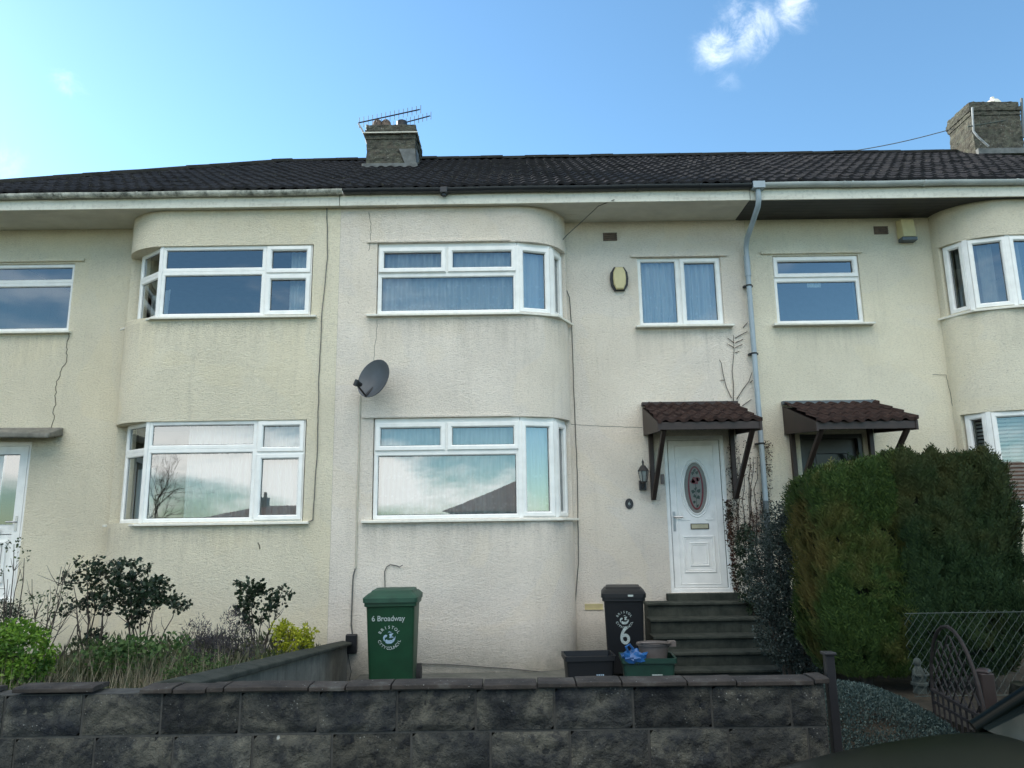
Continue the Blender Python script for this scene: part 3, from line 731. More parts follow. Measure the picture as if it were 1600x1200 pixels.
# ---- roofs
def roof(H, x0, x1, clip=None, left=False, right=False):
    mb = MB(); roof_tiles(mb, x0, x1, EY, EZ, SL, 16, .3135, clip=clip)
    # rear slope, deck under the tiles
    BY = 2*RY-EY
    rx0 = max(x0, -4.34) if left else x0
    mb.add([(x0 if not left else HIPX, BY, EZ), (x1, BY, EZ), (x1, RY, RZ), (rx0, RY, RZ)], [(0, 1, 2, 3)], 0)
    mb.add([(x0 if not left else HIPX, EY+.02, EZ-.02), (x1, EY+.02, EZ-.02), (x1, RY, RZ-.02), (rx0, RY, RZ-.02)], [(0, 1, 2, 3)], 0)
    if left: mb.add([(HIPX, EY, EZ), (HIPX, BY, EZ), (-4.34, RY, RZ)], [(0, 1, 2)], 0)
    if right: mb.add([(x1, EY, EZ), (x1, BY, EZ), (x1, RY, RZ)], [(0, 1, 2)], 0)
    r = mb.build('roof', M['tile'], H, fix=False)
    rb_ = MB(); x = rx0
    def halfround(p, q, rad):
        p, q = Vector(p), Vector(q); t = (q-p).normalized(); a = t.cross(Vector((0, 0, 1))).normalized(); bb = a.cross(t)
        n = 8; prof = [a*rad*math.cos(math.pi*k/n)+bb*rad*math.sin(math.pi*k/n) for k in range(n+1)]
        rb_.add([p+v for v in prof]+[q+v*1.03 for v in prof], [(k, k+1, n+1+k+1, n+1+k) for k in range(n)]+[tuple(range(n, -1, -1)), tuple(range(n+1, 2*n+2))])
    while x < x1-.01:
        x2 = min(x+.44, x1); j = random.uniform(-.008, .012)
        halfround((x, RY, RZ-.015+j), (x2, RY, RZ-.015+j), .085); x = x2
    if left:
        L = (RY-EY); n = int(L*1.5/.42)
        for k in range(n):
            t0, t1 = k/n, (k+1)/n
            halfround((HIPX+L*t0, EY+L*t0, EZ-.01+SL*L*t0+random.uniform(0, .02)), (HIPX+L*t1, EY+L*t1, EZ-.01+SL*L*t1), .085)
    rb_.build('ridge_tiles', M['tile_mossy'], r, smooth=40)
    return r
roof(H_l, HIPX, -2.33, clip=hip, left=True); roof(H_c, -2.32, 3.415); rr_ = roof(H_r, 3.42, 9.3, right=True)

# ---- fascia, soffit, gutters
for H, x0, x1, sm in ((H_l, HIPX+.05, -2.325, 'soffit'), (H_c, -2.32, 3.29, 'soffit'), (H_r, 3.295, 9.25, 'soffit_dark')):
    b = MB(); b.box(x0, x1-.003, 9.40, 9.425, 6.18, 6.40); b.build('fascia', M['fascia'], H, bevel=.003)
    b = MB(); n = 7
    for k in range(n): b.box(x0, x1-.003, 9.427+k*.0975, 9.427+k*.0975+.0945, 6.188, 6.205)
    b.build('soffit', M[sm], H, bevel=.002)
def gutter(H, x0, x1, z, m, brackets, m2=None, Y=9.345, r=.056):
    b = MB(); n = 10; rings = []
    pr = [(r*math.cos(math.pi*k/n), -r*math.sin(math.pi*k/n)) for k in range(n+1)] + [(r*.9*math.cos(math.pi*k/n), -r*.9*math.sin(math.pi*k/n)+.002) for k in range(n, -1, -1)]
    segs = max(2, int((x1-x0)/.5))
    for i in range(segs+1):
        x = x0+(x1-x0)*i/segs; dz = .004*math.sin(i*1.7)
        rings.append([(x, Y+a, z+c+dz) for a, c in pr])
    b.loft(rings); g = b.build('gutter', M[m], H, smooth=40)
    for bx in brackets:
        bb = MB(); w = .05 if bx < 0 else .02; bx2 = abs(bx) if bx < -50 else bx
        bb.loft([[(bx+dx, Y+a*1.15, z+c*1.15) for a, c in pr[:n+1]]+[(bx+dx, Y+.07, z+.03), (bx+dx, Y+.07, z-.10), (bx+dx, Y+.055, z-.10)] for dx in (-.012, .012)])
        bb.build('bracket', M[m2 or m], g)
    return g
gutter(H_l, HIPX, -2.27, 6.375, 'gutterwhite', (-7.6, -6.2, -6.1, -5.05, -3.95, -2.34))
gutter(H_c, -2.26, 3.31, 6.38, 'gutterblack', (-1.9, -.9, .55, 1.75, 2.6))
gutter(H_r, 3.46, 9.2, 6.385, 'guttergrey', (4.55, 4.66, 5.65, 6.9))
# union / outlet pieces
b = MB(); b.box(-.94, -.84, 9.28, 9.40, 6.30, 6.385); b.lathe((-.89, 9.34, 6.265), [(.03, 0), (.035, .05)], 12); b.build('gutter_union', M['gutterblack'], H_c, bevel=.01)
dp = MB(); dp.box(3.305, 3.465, 9.275, 9.40, 6.305, 6.40)
dp.tube([(3.385, 9.345, 6.31), (3.385, 9.345, 6.16), (3.385, 9.40, 6.08), (3.385, 9.93, 5.84), (3.385, 10.0, 5.74), (3.385, 10.01, 5.60)], .037, 12)
dp.tube([(3.385, 10.01, 5.60), (3.385, 10.01, 5.3)], .043, 12); dp.tube([(3.385, 10.01, 5.36), (3.385, 10.01, 2.12)], .036, 12)
dpo = dp.build('downpipe', M['pipe'], H_c, smooth=40)
b = MB(); b.tube([(3.385, 10.01, 2.14), (3.385, 10.01, .12)], .041, 12); b.build('lower_pipe', M['pipe_dark'], dpo, smooth=40)
for z in (5.15, 4.16, 2.9):
    b = MB(); b.lathe((3.385, 10.01, z), [(.042, 0), (.042, .022)], 14); b.box(3.32, 3.45, 10.03, 10.095, z, z+.022); b.build('pipe_clip', M['black'], dpo, smooth=40)

# ---- air bricks and vents
def airbrick(H, c, w=.2, h=.125, m='stoneware', vert=False):
    b = MB(); x0, z0 = c.x-w/2, c.z-h/2; Y = c.y
    b.box(x0, x0+w, Y-.005, Y-.001, z0, z0+h)
    if vert:
        n = 11
        for k in range(n): b.box(x0+.012+k*(w-.024)/n, x0+.012+(k+.55)*(w-.024)/n, Y-.012, Y-.0055, z0+.012, z0+h-.012)
        b.box(x0, x0+w, Y-.014, Y-.0055, z0+h-.012, z0+h); b.box(x0, x0+w, Y-.014, Y-.0055, z0, z0+.012)
    else:
        for k in range(4): b.box(x0, x0+w, Y-.022, Y-.0055, z0+.004+k*h/4, z0+.004+(k+.62)*h/4)
    return b.build('air_brick', M[m], H, fix=True)
airbrick(H_c, at(953, 370, 10.1)); airbrick(H_r, at(1376, 360, 10.1)); airbrick(H_c, at(928, 948, 10.1), .24, .075, 'cream_box', True)

# ---- chimneys
def chimney(H, x0, x1, y0, y1, zb, zt, lean=0):
    b = MB(); n = 9; random.seed(int(x0*10)+50)
    tp = .02
    b.box(x0, x1, y0, y1, zb, zt-.28)
    k = 0; z = zt-.28
    for e, h in ((.015, .085), (.03, .09), (.008, .105)):
        b.box(x0-e, x1+e, y0-e, y1+e, z, z+h-.004); z += h
    # rough cement cap
    b.loft([[(x0-.0, y0, zt), (x1, y0, zt), (x1, y1, zt), (x0, y1, zt)], [(x0+.08, y0+.08, zt+.05), (x1-.08, y0+.08, zt+.05), (x1-.08, y1-.08, zt+.05), (x0+.08, y1-.08, zt+.05)]])
    o = b.build('chimney', M['chimney'], H)
    sb = o.modifiers.new('Subdivision', 'SUBSURF'); sb.subdivision_type = 'SIMPLE'; sb.levels = sb.render_levels = 5
    tx = bpy.data.textures.new('erosion', 'CLOUDS'); tx.noise_scale = .09; tx.noise_depth = 3
    dm = o.modifiers.new('Displace', 'DISPLACE'); dm.texture = tx; dm.strength = .055; dm.texture_coords = 'GLOBAL'; dm.mid_level = .5
    f_ = MB(); f_.box(x0-.03, x1+.03, y0-.05, y0-.001, zb+.0, zb+.07); f_.box(x0-.03, x0-.001, y0, y0+.5, zb+.02, zb+.3); f_.box(x1+.001, x1+.03, y0, y0+.5, zb+.02, zb+.3)
    return o
ch = chimney(H_c, -2.56, -1.69, 12.2, 13.0, 7.9, 9.02)
b = MB(); b.box(-2.62, -1.63, 12.12, 12.26, 8.12, 8.235); b.build('flashing', M['leaddark'], ch, bevel=.01)
b = MB(); b.add([(-1.86, 12.165, 8.24), (-1.655, 12.165, 8.24), (-1.68, 12.165, 8.53), (-1.97, 12.165, 8.53)], [(0, 1, 2, 3)]); b.add([(-1.655, 12.16, 8.24), (-1.655, 12.5, 8.45), (-1.66, 12.5, 8.6), (-1.66, 12.165, 8.53)], [(0, 1, 2, 3)]); b.build('cement_patch', M['leaddark'], ch, fix=False)
for px in (590, 603):
    p = at(px, 203, 12.45); b = MB(); b.lathe((p.x, 12.45, 9.06), [(.10, 0), (.095, .1), (.085, .16), (.05, .2)], 14); b.build('chimney_pot', M['stoneware'], ch, smooth=50)
p = at(628, 196, 12.5); b = MB(); b.lathe((p.x, 12.5, 9.10), [(.10, 0), (.10, .15), (.085, .16), (.085, .1)], 16); b.build('chimney_pot', M['black'], ch, smooth=50)
ch2 = chimney(H_r, 8.93, 9.88, 13.0, 13.72, 8.4, 9.80)
b = MB(); b.box(8.93, 9.98, 12.92, 13.06, 8.68, 8.79); b.add([(8.985, 13.0, 8.8), (8.985, 13.7, 8.92), (8.985, 13.0, 9.05)], [(0, 1, 2)]) if 0 else None; b.build('flashing', M['leaddark'], ch2, fix=False)
p = at(1552, 165, 13.35); b = MB(); b.lathe((p.x, 13.35, 9.80), [(.15, 0), (.15, .14), (.11, .22), (.04, .26), (.035, .31), (.0, .33)], 16); b.build('chimney_pot', M['soffit'], ch2, smooth=50)
p = at(1532, 172, 13.4); b = MB(); b.lathe((p.x, 13.4, 9.80), [(.11, 0), (.11, .05), (.03, .12), (.0, .14)], 14); b.build('chimney_pot', M['soffit'], ch2, smooth=50)

# ---- porch canopies
def canopy(H, x0, x1, yf, zf, zt, name='porch_canopy', fl='brown'):
    yw = 10.09; sl = (zt-zf)/(yw-yf)
    t = MB(); roof_tiles(t, x0, x1, yf-.03, zf, sl, 4, .305*(yw-yf)/1.04, per=.155, amp=.026, lift=.03, samples=10)
    c = t.build(name, M['canopytile'], H, fix=False)
    b = MB()
    b.box(x0+.01, x1-.01, yf, yf+.025, zf-.10, zf-.005)
    for x in (x0, x1-.03):
        b.prism([(x, yf-.01, zf-.12), (x, yw, zt-.42), (x, yw, zt-.03), (x, yf-.01, zf-.0)], (.03, 0, 0))
    b.obox((x0+.03, yf+.03, zf-.07), (x1-x0-.06, 0, 0), (0, yw-yf-.04, (zt-zf)), (0, 0, .02))
    b.build('barge_boards', M['brown'], c, bevel=.003)
    for x in (x0+.06, x1-.13):
        b = MB(); b.box(x, x+.06, yw-.07, yw-.002, zt-1.30, zt-.36)
        b.bar((x+.03, yf+.06, zf-.09), (x+.03, yw-.06, zt-1.27), .055, .055)
        b.build('bracket', M['brown'], c, bevel=.004)
    b = MB(); b.box(x0-.01, x1+.01, yw-.08, yw, zt-.012, zt+.035); b.build('flashing', M[fl], c)
    return c
canopy(H_c, 1.80, 3.10, 9.08, 3.10, 3.47)
canopy(H_r, 3.74, 5.0, 9.02, 3.07, 3.46, fl='pipe_dark')

# ------------------------------------------------------------------ things fixed to the walls
p = at(580, 588, 9.2); t = thing('satellite_dish', 'dark grey satellite dish on the party wall between the two bays', 'satellite dish', (p.x, 9.5, p.z))
b = MB(); n = 28; fw = Vector((-.42, -.86, .25)).normalized(); up = Vector((0.30, .0, 1)); up = (up-fw*up.dot(fw)).normalized(); sd = up.cross(fw).normalized()
cc = Vector((p.x+.02, 9.22, p.z-.02)); rr = []
for k, q in enumerate((0.02, .25, .5, .75, 1.0)):
    rr.append([cc+sd*(.235*q*math.cos(2*math.pi*i/n))+up*(.265*q*math.sin(2*math.pi*i/n))-fw*(.07*(1-q*q)) for i in range(n)])
rr2 = [[v-fw*.012 for v in r] for r in rr[::-1]]
b.loft(rr+rr2); b.build('reflector', M['dishgrey'], t, smooth=50)
b = MB(); lnb = at(556, 599, 8.98); b.tube([cc-up*.25-fw*.01, lnb], .012, 8); b.tube([cc-up*.25, cc-fw*.1-up*.05, (cc.x+.05, 9.5, cc.z-.05)], .018, 8); b.build('arm', M['black'], t, smooth=40)
b = MB(); b.tube([lnb-up*.03, lnb+up*.045], .028, 10); b.tube([lnb+up*.02-fw*.0, lnb+up*.02-fw*.09], .026, 12); b.build('receiver', M['black'], t, smooth=40)

p = at(967, 437, 10.1); t = thing('alarm_box', 'yellowed oval burglar alarm box on the wall left of the small upper window', 'alarm box', (p.x, 10.1, p.z))
def octa(w, h, d): return [(p.x+w*x, 10.098-d, p.z+h*z) for x, z in ((-.6, -1), (.6, -1), (1, -.55), (1.08, 0), (1, .55), (.6, 1), (-.6, 1), (-1, .55), (-1.08, 0), (-1, -.55))]
b = MB(); b.loft([octa(.12, .175, 0), octa(.12, .175, .045)]); b.build('backplate', M['black'], t, bevel=.004)
b = MB(); b.loft([octa(.085, .165, .046), octa(.085, .165, .07), octa(.075, .15, .085)]); b.build('cover', M['cream_box'], t, bevel=.004)
p = at(1417, 360, 10.05); t = thing('alarm_box', 'square cream alarm box with dark base under the dark soffit', 'alarm box', (p.x, 10.1, p.z))
b = MB(); b.loft([[(p.x-.13, 10.09, p.z-.12), (p.x+.11, 10.09, p.z-.12), (p.x+.11, 10.09, p.z+.16), (p.x-.13, 10.09, p.z+.16)], [(p.x-.10, 9.97, p.z-.12), (p.x+.08, 9.97, p.z-.12), (p.x+.08, 9.99, p.z+.15), (p.x-.10, 9.99, p.z+.15)]]); b.build('cover', M['cream_box'], t, bevel=.006)
b = MB(); b.box(p.x-.12, p.x+.10, 9.975, 10.095, p.z-.175, p.z-.122); b.build('base', M['pipe_dark'], t, bevel=.006)

p = at(983, 787, 10.1); t = thing('number_plaque', 'small dark oval plaque with number 6 left of the white door', 'house number', (p.x, 10.09, p.z))
b = MB(); n = 20
b.loft([[(p.x+r*.055*math.cos(2*math.pi*i/n), y, p.z+r*.07*math.sin(2*math.pi*i/n)) for i in range(n)] for r, y in ((1, 10.099), (1, 10.085), (.9, 10.08), (.9, 10.083), (.2, 10.083))]); b.build('plaque', M['iron'], t, smooth=30)
def text_mesh(s, size, mat, origin, parent, name, ang=0, right=Vector((1, 0, 0)), upv=Vector((0, 0, 1)), ext=.001, font_x=1.0, align='CENTER', bold=0):
    cu = bpy.data.curves.new('txt', 'FONT'); cu.body = s; cu.size = size; cu.extrude = ext; cu.align_x = align; cu.align_y = 'CENTER'; cu.offset = bold
    ob = bpy.data.objects.new('txt', cu); C.objects.link(ob)
    bpy.context.view_layer.update()
    me = bpy.data.meshes.new_from_object(ob.evaluated_get(bpy.context.evaluated_depsgraph_get()))
    bpy.data.objects.remove(ob); out = []
    ca, sa = math.cos(ang), math.sin(ang); nrm = right.cross(upv)
    for v in me.vertices:
        x, y, z = v.co.x*font_x, v.co.y, v.co.z
        x, y = x*ca-y*sa, x*sa+y*ca
        out.append(Vector(origin)+right*x+upv*y+nrm*z)
    return out, [tuple(f.vertices) for f in me.polygons]
b = MB(); vs, fs = text_mesh('6', .065, None, (p.x, 10.08, p.z), None, ''); b.add(vs, fs); b.build('numeral', M['print'], t, fix=False)

p = at(1005, 742, 9.98); t = thing('wall_lantern', 'black coach lantern on the wall left of the porch bracket', 'lantern', (p.x, 10.09, p.z))
b = MB(); b.lathe((p.x, 9.96, p.z+.05), [(.075, 0), (.07, .012), (.03, .075), (.015, .08), (.012, .11), (.018, .12), (.004, .15), (0, .17)], 6); b.lathe((p.x, 9.96, p.z-.105), [(.0, -.02), (.03, 0), (.045, .01), (.045, .02), (.03, .02)], 6)
for k in range(6):
    a = 2*math.pi*k/6; b.tube([(p.x+.044*math.cos(a), 9.96+.044*math.sin(a), p.z-.09), (p.x+.07*math.cos(a), 9.96+.07*math.sin(a), p.z+.055)], .005, 4)
b.build('lantern_cage', M['iron'], t)
b = MB(); b.lathe((p.x, 9.96, p.z-.09), [(.036, 0), (.06, .138)], 6); b.build('lamp_glass', M['lampglass'], t)
b = MB(); b.box(p.x-.045, p.x+.045, 10.05, 10.098, p.z-.2, p.z-.07); b.tube([(p.x, 10.06, p.z-.16), (p.x, 9.99, p.z-.17), (p.x, 9.96, p.z-.125)], .012, 8); b.build('wall_bracket', M['iron'], t, bevel=.004)

p = at(1033, 748, 10.1); b = MB(); b.box(2.005, 2.05, 10.06, 10.099, p.z-.07, p.z+.06); o = b.build('doorbell', M['caddy'], None, loc=(2.03, 10.1, p.z), bevel=.006)
tag(o, 'small brown doorbell on the left of the white door frame', 'doorbell')
b = MB(); b.box(p.x-.0, p.x-.0+.001, 10.0, 10.001, p.z, p.z+.001)

# telephone junction box and cables
p = at(549, 1006, 9.46); b = MB(); b.box(p.x-.07, p.x+.07, 9.43, 9.497, p.z-.115, p.z+.115); o = b.build('junction_box', M['black'], None, loc=(p.x, 9.49, p.z), bevel=.015)
tag(o, 'black junction box on the wall left of the green bin', 'junction box')
def cable(pts, r, m, label, jag=.002, n=6):
    P = [at(x, y, Y) for x, y, Y in pts]; full = []
    for a, c in zip(P, P[1:]):
        k = max(2, int((c-a).length/.12))
        for i in range(k): full.append(a.lerp(c, i/k)+Vector((random.uniform(-jag, jag), 0, random.uniform(-jag, jag))))
    full.append(P[-1]); b = MB(); b.tube(full, r, n)
    o = b.build('cable', M[m], None, loc=tuple(P[0]), smooth=60); return tag(o, label, 'cable')
cable([(510, 312, 9.49), (511, 330, 9.49), (512, 400, 9.49), (503, 490, 9.49), (498, 600, 9.49), (496, 700, 9.49), (490, 790, 9.49), (489, 812, 9.49), (482, 815, 9.48)], .006, 'cable', 'black cable running down beside the left house bay windows', .004)
cable([(563, 618, 9.49), (561, 700, 9.49), (558, 800, 9.49), (556, 888, 9.49)], .011, 'conduit', 'pale painted cable running down from the satellite dish', .001)
cable([(555, 888, 9.485), (552, 900, 9.485), (550, 940, 9.485), (549, 975, 9.485), (551, 995, 9.485)], .009, 'cable', 'dark cable dropping into the top of the junction box')
cable([(543, 1018, 9.47), (547, 1040, 9.47), (549, 1050, 9.47), (545, 1066, 9.47)], .005, 'cable', 'thin cable leaving the bottom of the junction box', .001)
cable([(960, 312, 9.38), (935, 322, 9.5), (905, 350, 9.7), (885, 368, 9.9), (868, 388, 9.85)], .006, 'cable', 'cable swooping from the fascia down to the centre upper bay', 0)
cable([(868, 388, 9.85), (868, 415, 9.95), (880, 440, 10.04), (890, 465, 10.085), (894, 520, 10.09), (897, 620, 10.09), (902, 740, 10.09), (904, 880, 10.09), (898, 950, 10.09), (896, 1015, 10.09)], .006, 'cable', 'thin cable running down the wall right of the centre bay', .003)
cable([(602, 940, 9.485), (601, 893, 9.485), (604, 886, 9.485), (610, 882, 9.485), (620, 884, 9.485), (624, 886, 9.48), (629, 883, 9.45)], .006, 'cable', 'bent stub of cable on the wall above the green bin', .001)
cable([(648, 1037, 9.485), (700, 1038, 9.485), (730, 1040, 9.485), (800, 1045, 9.485), (870, 1052, 9.485)], .006, 'cable', 'cable running low along the wall right of the green bin', .002)
a, c = at(1305, 240, 13.6), at(1490, 201, 13.2); b = MB(); b.tube([a.lerp(c, k/10)+Vector((0, 0, -.05*math.sin(math.pi*k/10))) for k in range(11)], .009, 5)
tag(b.build('cable', M['cable'], None, loc=tuple(a)), 'overhead wire running up to the right chimney', 'cable')

# TV aerials
def aerial(label, p0, p1, Y, spacing, h0, mast, m, first=0):
    a, c = at(*p0, Y), at(*p1, Y); t = thing('tv_aerial', label, 'aerial', tuple(at(*mast[0], Y)), 'television aerials on the chimneys')
    b = MB(); b.tube([a, c], .012, 6); n = int((c-a).length/spacing)
    b.build('boom', M[m], t)
    for k in range(first, n+1):
        q = a.lerp(c, (k+.2)/n if n else 0); hh = h0*(1.25-.3*k/n); e = MB(); e.tube([q+Vector((0, 0, -hh)), q+Vector((0, 0, hh))], .0055, 4); e.build('element', M[m], t)
    if len(mast) > 1:
        e = MB(); e.tube([at(x, y, Y) for x, y in mast], .018, 8); e.build('mast', M['leadgrey'], t, smooth=40)
    return t
aerial('upper television aerial on the bracket left of the middle chimney', (560, 192), (656, 171), 12.35, .082, .085, ((574, 225), (571, 214), (566, 203), (560, 193)), 'iron')
aerial('lower television aerial passing behind the middle chimney pots', (575, 207), (672, 181), 13.1, .082, .085, ((575, 225), (573, 195)), 'iron')
aerial('small pale television aerial on the front of the right chimney', (1512, 198), (1572, 188), 12.85, .10, .06, ((1519, 168), (1521, 205), (1528, 214), (1545, 229)), 'galv')
b = MB(); b.tube([at(1596, 154, 13.0), at(1599, 215, 13.0)], .025, 8); b.tube([at(1596, 204, 13.0), at(1588, 207, 13.05)], .015, 6); b.tube([at(1597, 213, 13.0), at(1589, 211, 13.05)], .015, 6)
tag(b.build('mast', M['pipe_dark'], None, loc=tuple(at(1598, 215, 13)), smooth=40), 'dark upright mast at the right side of the right chimney', 'mast')
b = MB(); b.box(-2.60, -1.655, 12.13, 12.15, 8.83, 8.85); b.box(-2.62, -2.60, 12.13, 12.6, 8.83, 8.85); b.box(-1.655, -1.635, 12.13, 12.6, 8.83, 8.85)
b.build('strap', M['soffit'], ch)

# ------------------------------------------------------------------ steps, walls
for k in range(6): pass
t = MB(); zs = [.868, .70, .53, .385, .235]
y = [9.74, 9.49, 9.24, 8.99, 8.74]
for k in range(5):
    x0 = 1.68-.012*k
    t.box(x0, 3.32, y[k], 9.98 if k == 0 else y[k-1]+.0, .09, zs[k]-.035)
    t.box(x0-.012, 3.33, y[k]-.03, (9.98 if k == 0 else y[k-1]-.001), zs[k]-.033, zs[k])
o = t.build('front_steps', M['step'], None, loc=(2.5, 9.4, .1), bevel=.008); tag(o, 'flight of five dark mossy concrete steps up to the white door', 'steps')

# block front wall
def blockwall(name, label, x0, x1, seed, offs, rows=4, ytop=.945, cop=()):
    random.seed(seed); t = thing(name, label, 'wall', ((x0+x1)/2, 4.55, 0))
    m = MB(); m.box(x0, x1, 4.457, 4.60, -.02, ytop-.002); m.build('mortar', M['mortar'], t)
    bl = MB(); z1 = ytop
    for r in range(rows):
        z0 = z1-.2285; x = offs[r % 2]
        while x > x0: x -= .447
        while x < x1-.02:
            a, c = max(x, x0), min(x+.447, x1); j = random.uniform(-.003, .003)
            if c-a > .05:
                nx, nz = 22, 11; vs = []; g = .007
                for jz in range(nz+1):
                    for ix in range(nx+1):
                        u, v = ix/nx, jz/nz
                        px, pz = a+g+(c-a-2*g)*u, z0+g+(.2285-2*g)*v
                        e = min(min(u, 1-u)*(c-a), min(v, 1-v)*.2285)
                        q_ = min(1, e/.045); dd = (q_*q_*(3-2*q_))*(.014+.020*noise.noise(Vector((px*7, pz*9, r*3.1)))+.016*noise.noise(Vector((px*22, pz*22, 1)))+.005*noise.noise(Vector((px*60, pz*60, 1))))
                        vs.append((px, 4.452-dd+j, pz))
                n = nx+1
                bl.add(vs, [(q*n+i, q*n+i+1, (q+1)*n+i+1, (q+1)*n+i) for q in range(nz) for i in range(nx)])
                bl.obox((a+g, 4.452+j, z0+g), (c-a-2*g, 0, 0), (0, .012, 0), (0, 0, .2285-2*g))
            x += .447
        z1 = z0
    bl.build('blocks', M['block'], t, smooth=80, fix=False)
    bb = MB(); bb.box(x0, x1, 4.601, 4.61, -.02, ytop-.01); bb.build('rear_face', M['block'], t)
    for (ca, cb_, dz, tl) in cop:
        q = MB(); vs = []
        q.loft([[(x, 4.418, .947+dz), (x, 4.418, .970+dz+tt), (x, 4.45, .976+dz+tt), (x, 4.56, .976+dz+tt), (x, 4.60, .970+dz+tt), (x, 4.60, .947+dz)] for x, tt in ((ca, 0), (ca+(cb_-ca)*.5, random.uniform(-.003, .003)), (cb_, tl))])
        q.build('coping', M['coping'], t, bevel=.004)
    return t
cop = []; x = -2.14
for L in (.19, .19, .10, .48, .21, .26, .52, .31, .22, .26, .37, .28, .44, .29):
    cop.append((x+.004, min(x+L-.004, 1.775), random.uniform(-.004, .004), random.uniform(-.005, .005))); x += L
    if x > 1.74: break
cop += [(-2.86, -2.40, .012, .0), (-6.0, -3.0, .0, 0)]
blockwall('front_wall', 'low weathered grey block garden wall with red-brown coping along the pavement', -6, 1.755, 5, (-2.02, -1.937), cop=cop)
blockwall('front_wall', 'short block wall right of the iron gate behind the parked car', 3.0, 9, 8, (3.02, 3.2), ytop=.74, cop=[(2.98, 3.6, -.19, 0), (3.61, 4.2, -.19, 0), (4.21, 9, -.19, 0)])
# dividing wall
b = MB(); b.loft([[(-2.10, 4.62, -.1), (-1.97, 4.62, -.1), (-1.97, 4.62, .91), (-2.10, 4.62, .91)], [(-2.18, 9.47, -.1), (-2.06, 9.47, -.1), (-2.06, 9.47, .44), (-2.18, 9.47, .44)]])
t = thing('dividing_wall', 'concrete side wall sloping down towards the house between the two gardens', 'wall', (-2.07, 7, .1)); b.build('wall_body', M['concrete'], t)
b = MB(); b.loft([[(-2.19, 4.67, .915), (-1.90, 4.67, .915), (-1.90, 4.67, .955), (-2.045, 4.67, .985), (-2.19, 4.67, .955)], [(-2.26, 9.47, .445), (-2.0, 9.47, .445), (-2.0, 9.47, .475), (-2.12, 9.47, .50), (-2.26, 9.47, .475)]]); b.build('coping', M['step'], t, bevel=.01)

# metal gate post by the wall end
b = MB(); b.box(1.80, 1.85, 4.50, 4.55, 0, 1.09); b.box(1.79, 1.86, 4.49, 4.56, 1.088, 1.105); b.box(1.85, 1.885, 4.52, 4.60, .3, .34)
tag(b.build('gate_post', M['iron'], None, loc=(1.82, 4.52, 0), bevel=.004), 'peeling black square metal post at the end of the block wall', 'post')

# ------------------------------------------------------------------ bins
def wheelie(label, loc, W, D, Hh, rot, body_m, lid_m, group='wheelie bins by the house'):
    t = thing('wheelie_bin', label, 'wheelie bin', loc, group)
    def L(x, y, z):
        c, s_ = math.cos(rot), math.sin(rot); return Vector((loc[0]+x*c-y*s_, loc[1]+x*s_+y*c, loc[2]+z))
    def rr(w, d, z, y0=0, r=.04, n=4):
        out = []
        for cx, cy, a0 in ((w/2-r, -d/2+r, 270), (w/2-r, d/2-r, 0), (-w/2+r, d/2-r, 90), (-w/2+r, -d/2+r, 180)):
            for k in range(n+1):
                a = R(a0+90*k/n); out.append(L(cx+r*math.cos(a), y0+cy+r*math.sin(a), z))
        return out
    b = MB(); w0, d0 = W*.80, D*.66
    w1, d1 = W*.88, D*.90
    b.loft([rr(w0, d0, .05, .05), rr(w0*1.01, d0*1.03, .2, .04), rr(w1, d1, Hh-.10, 0), rr(W*.96, D*.96, Hh-.09, 0, .05), rr(W*.96, D*.96, Hh-.045, 0, .05)])
    body = b.build('body', body_m, t, smooth=35)
    # faint moulded channels down the front
    b = MB()
    lid = [rr(W, D*1.0, Hh-.05, -.01, .05), rr(W, D*1.0, Hh-.005, -.01, .04), rr(W*.96, D*.96, Hh+.006, 0, .04), rr(W*.86, D*.84, Hh+.035, .02, .05), rr(W*.80, D*.76, Hh+.036, .03, .05), rr(W*.76, D*.70, Hh+.06, .05, .05)]
    b.loft(lid)
    lido = b.build('lid', lid_m, t, smooth=30)
    b = MB(); b.tube([L(-W*.42, D*.5+.05, Hh-.02), L(W*.42, D*.5+.05, Hh-.02)], .018, 8)
    for sx in (-1, 1): b.bar(L(sx*W*.40, D*.40, Hh-.06), L(sx*W*.40, D*.5+.06, Hh-.02), .03, .05)
    b.build('handle', lid_m, t, smooth=40)
    for sx in (-1, 1):
        b = MB(); c0 = L(sx*W*.40, D*.40, .125); ax = (L(1, 0, 0)-L(0, 0, 0)); b.tube([c0, c0+ax*sx*.05], .12, 20); b.build('wheel', M['tyre'], t, smooth=40)
        b = MB(); b.box(0, 0, 0, 0, 0, 0) if 0 else None
    def front(x, z, off=.004):      # point on the sloping front face
        zz0, zz1 = .05+.15, Hh-.10; k = (z-zz0)/(zz1-zz0)
        yy = -(d0*1.03/2*(1-k)+d1/2*k)+.04*(1-k)
        return L(x, yy-off, z)
    return t, body, front, L, lido
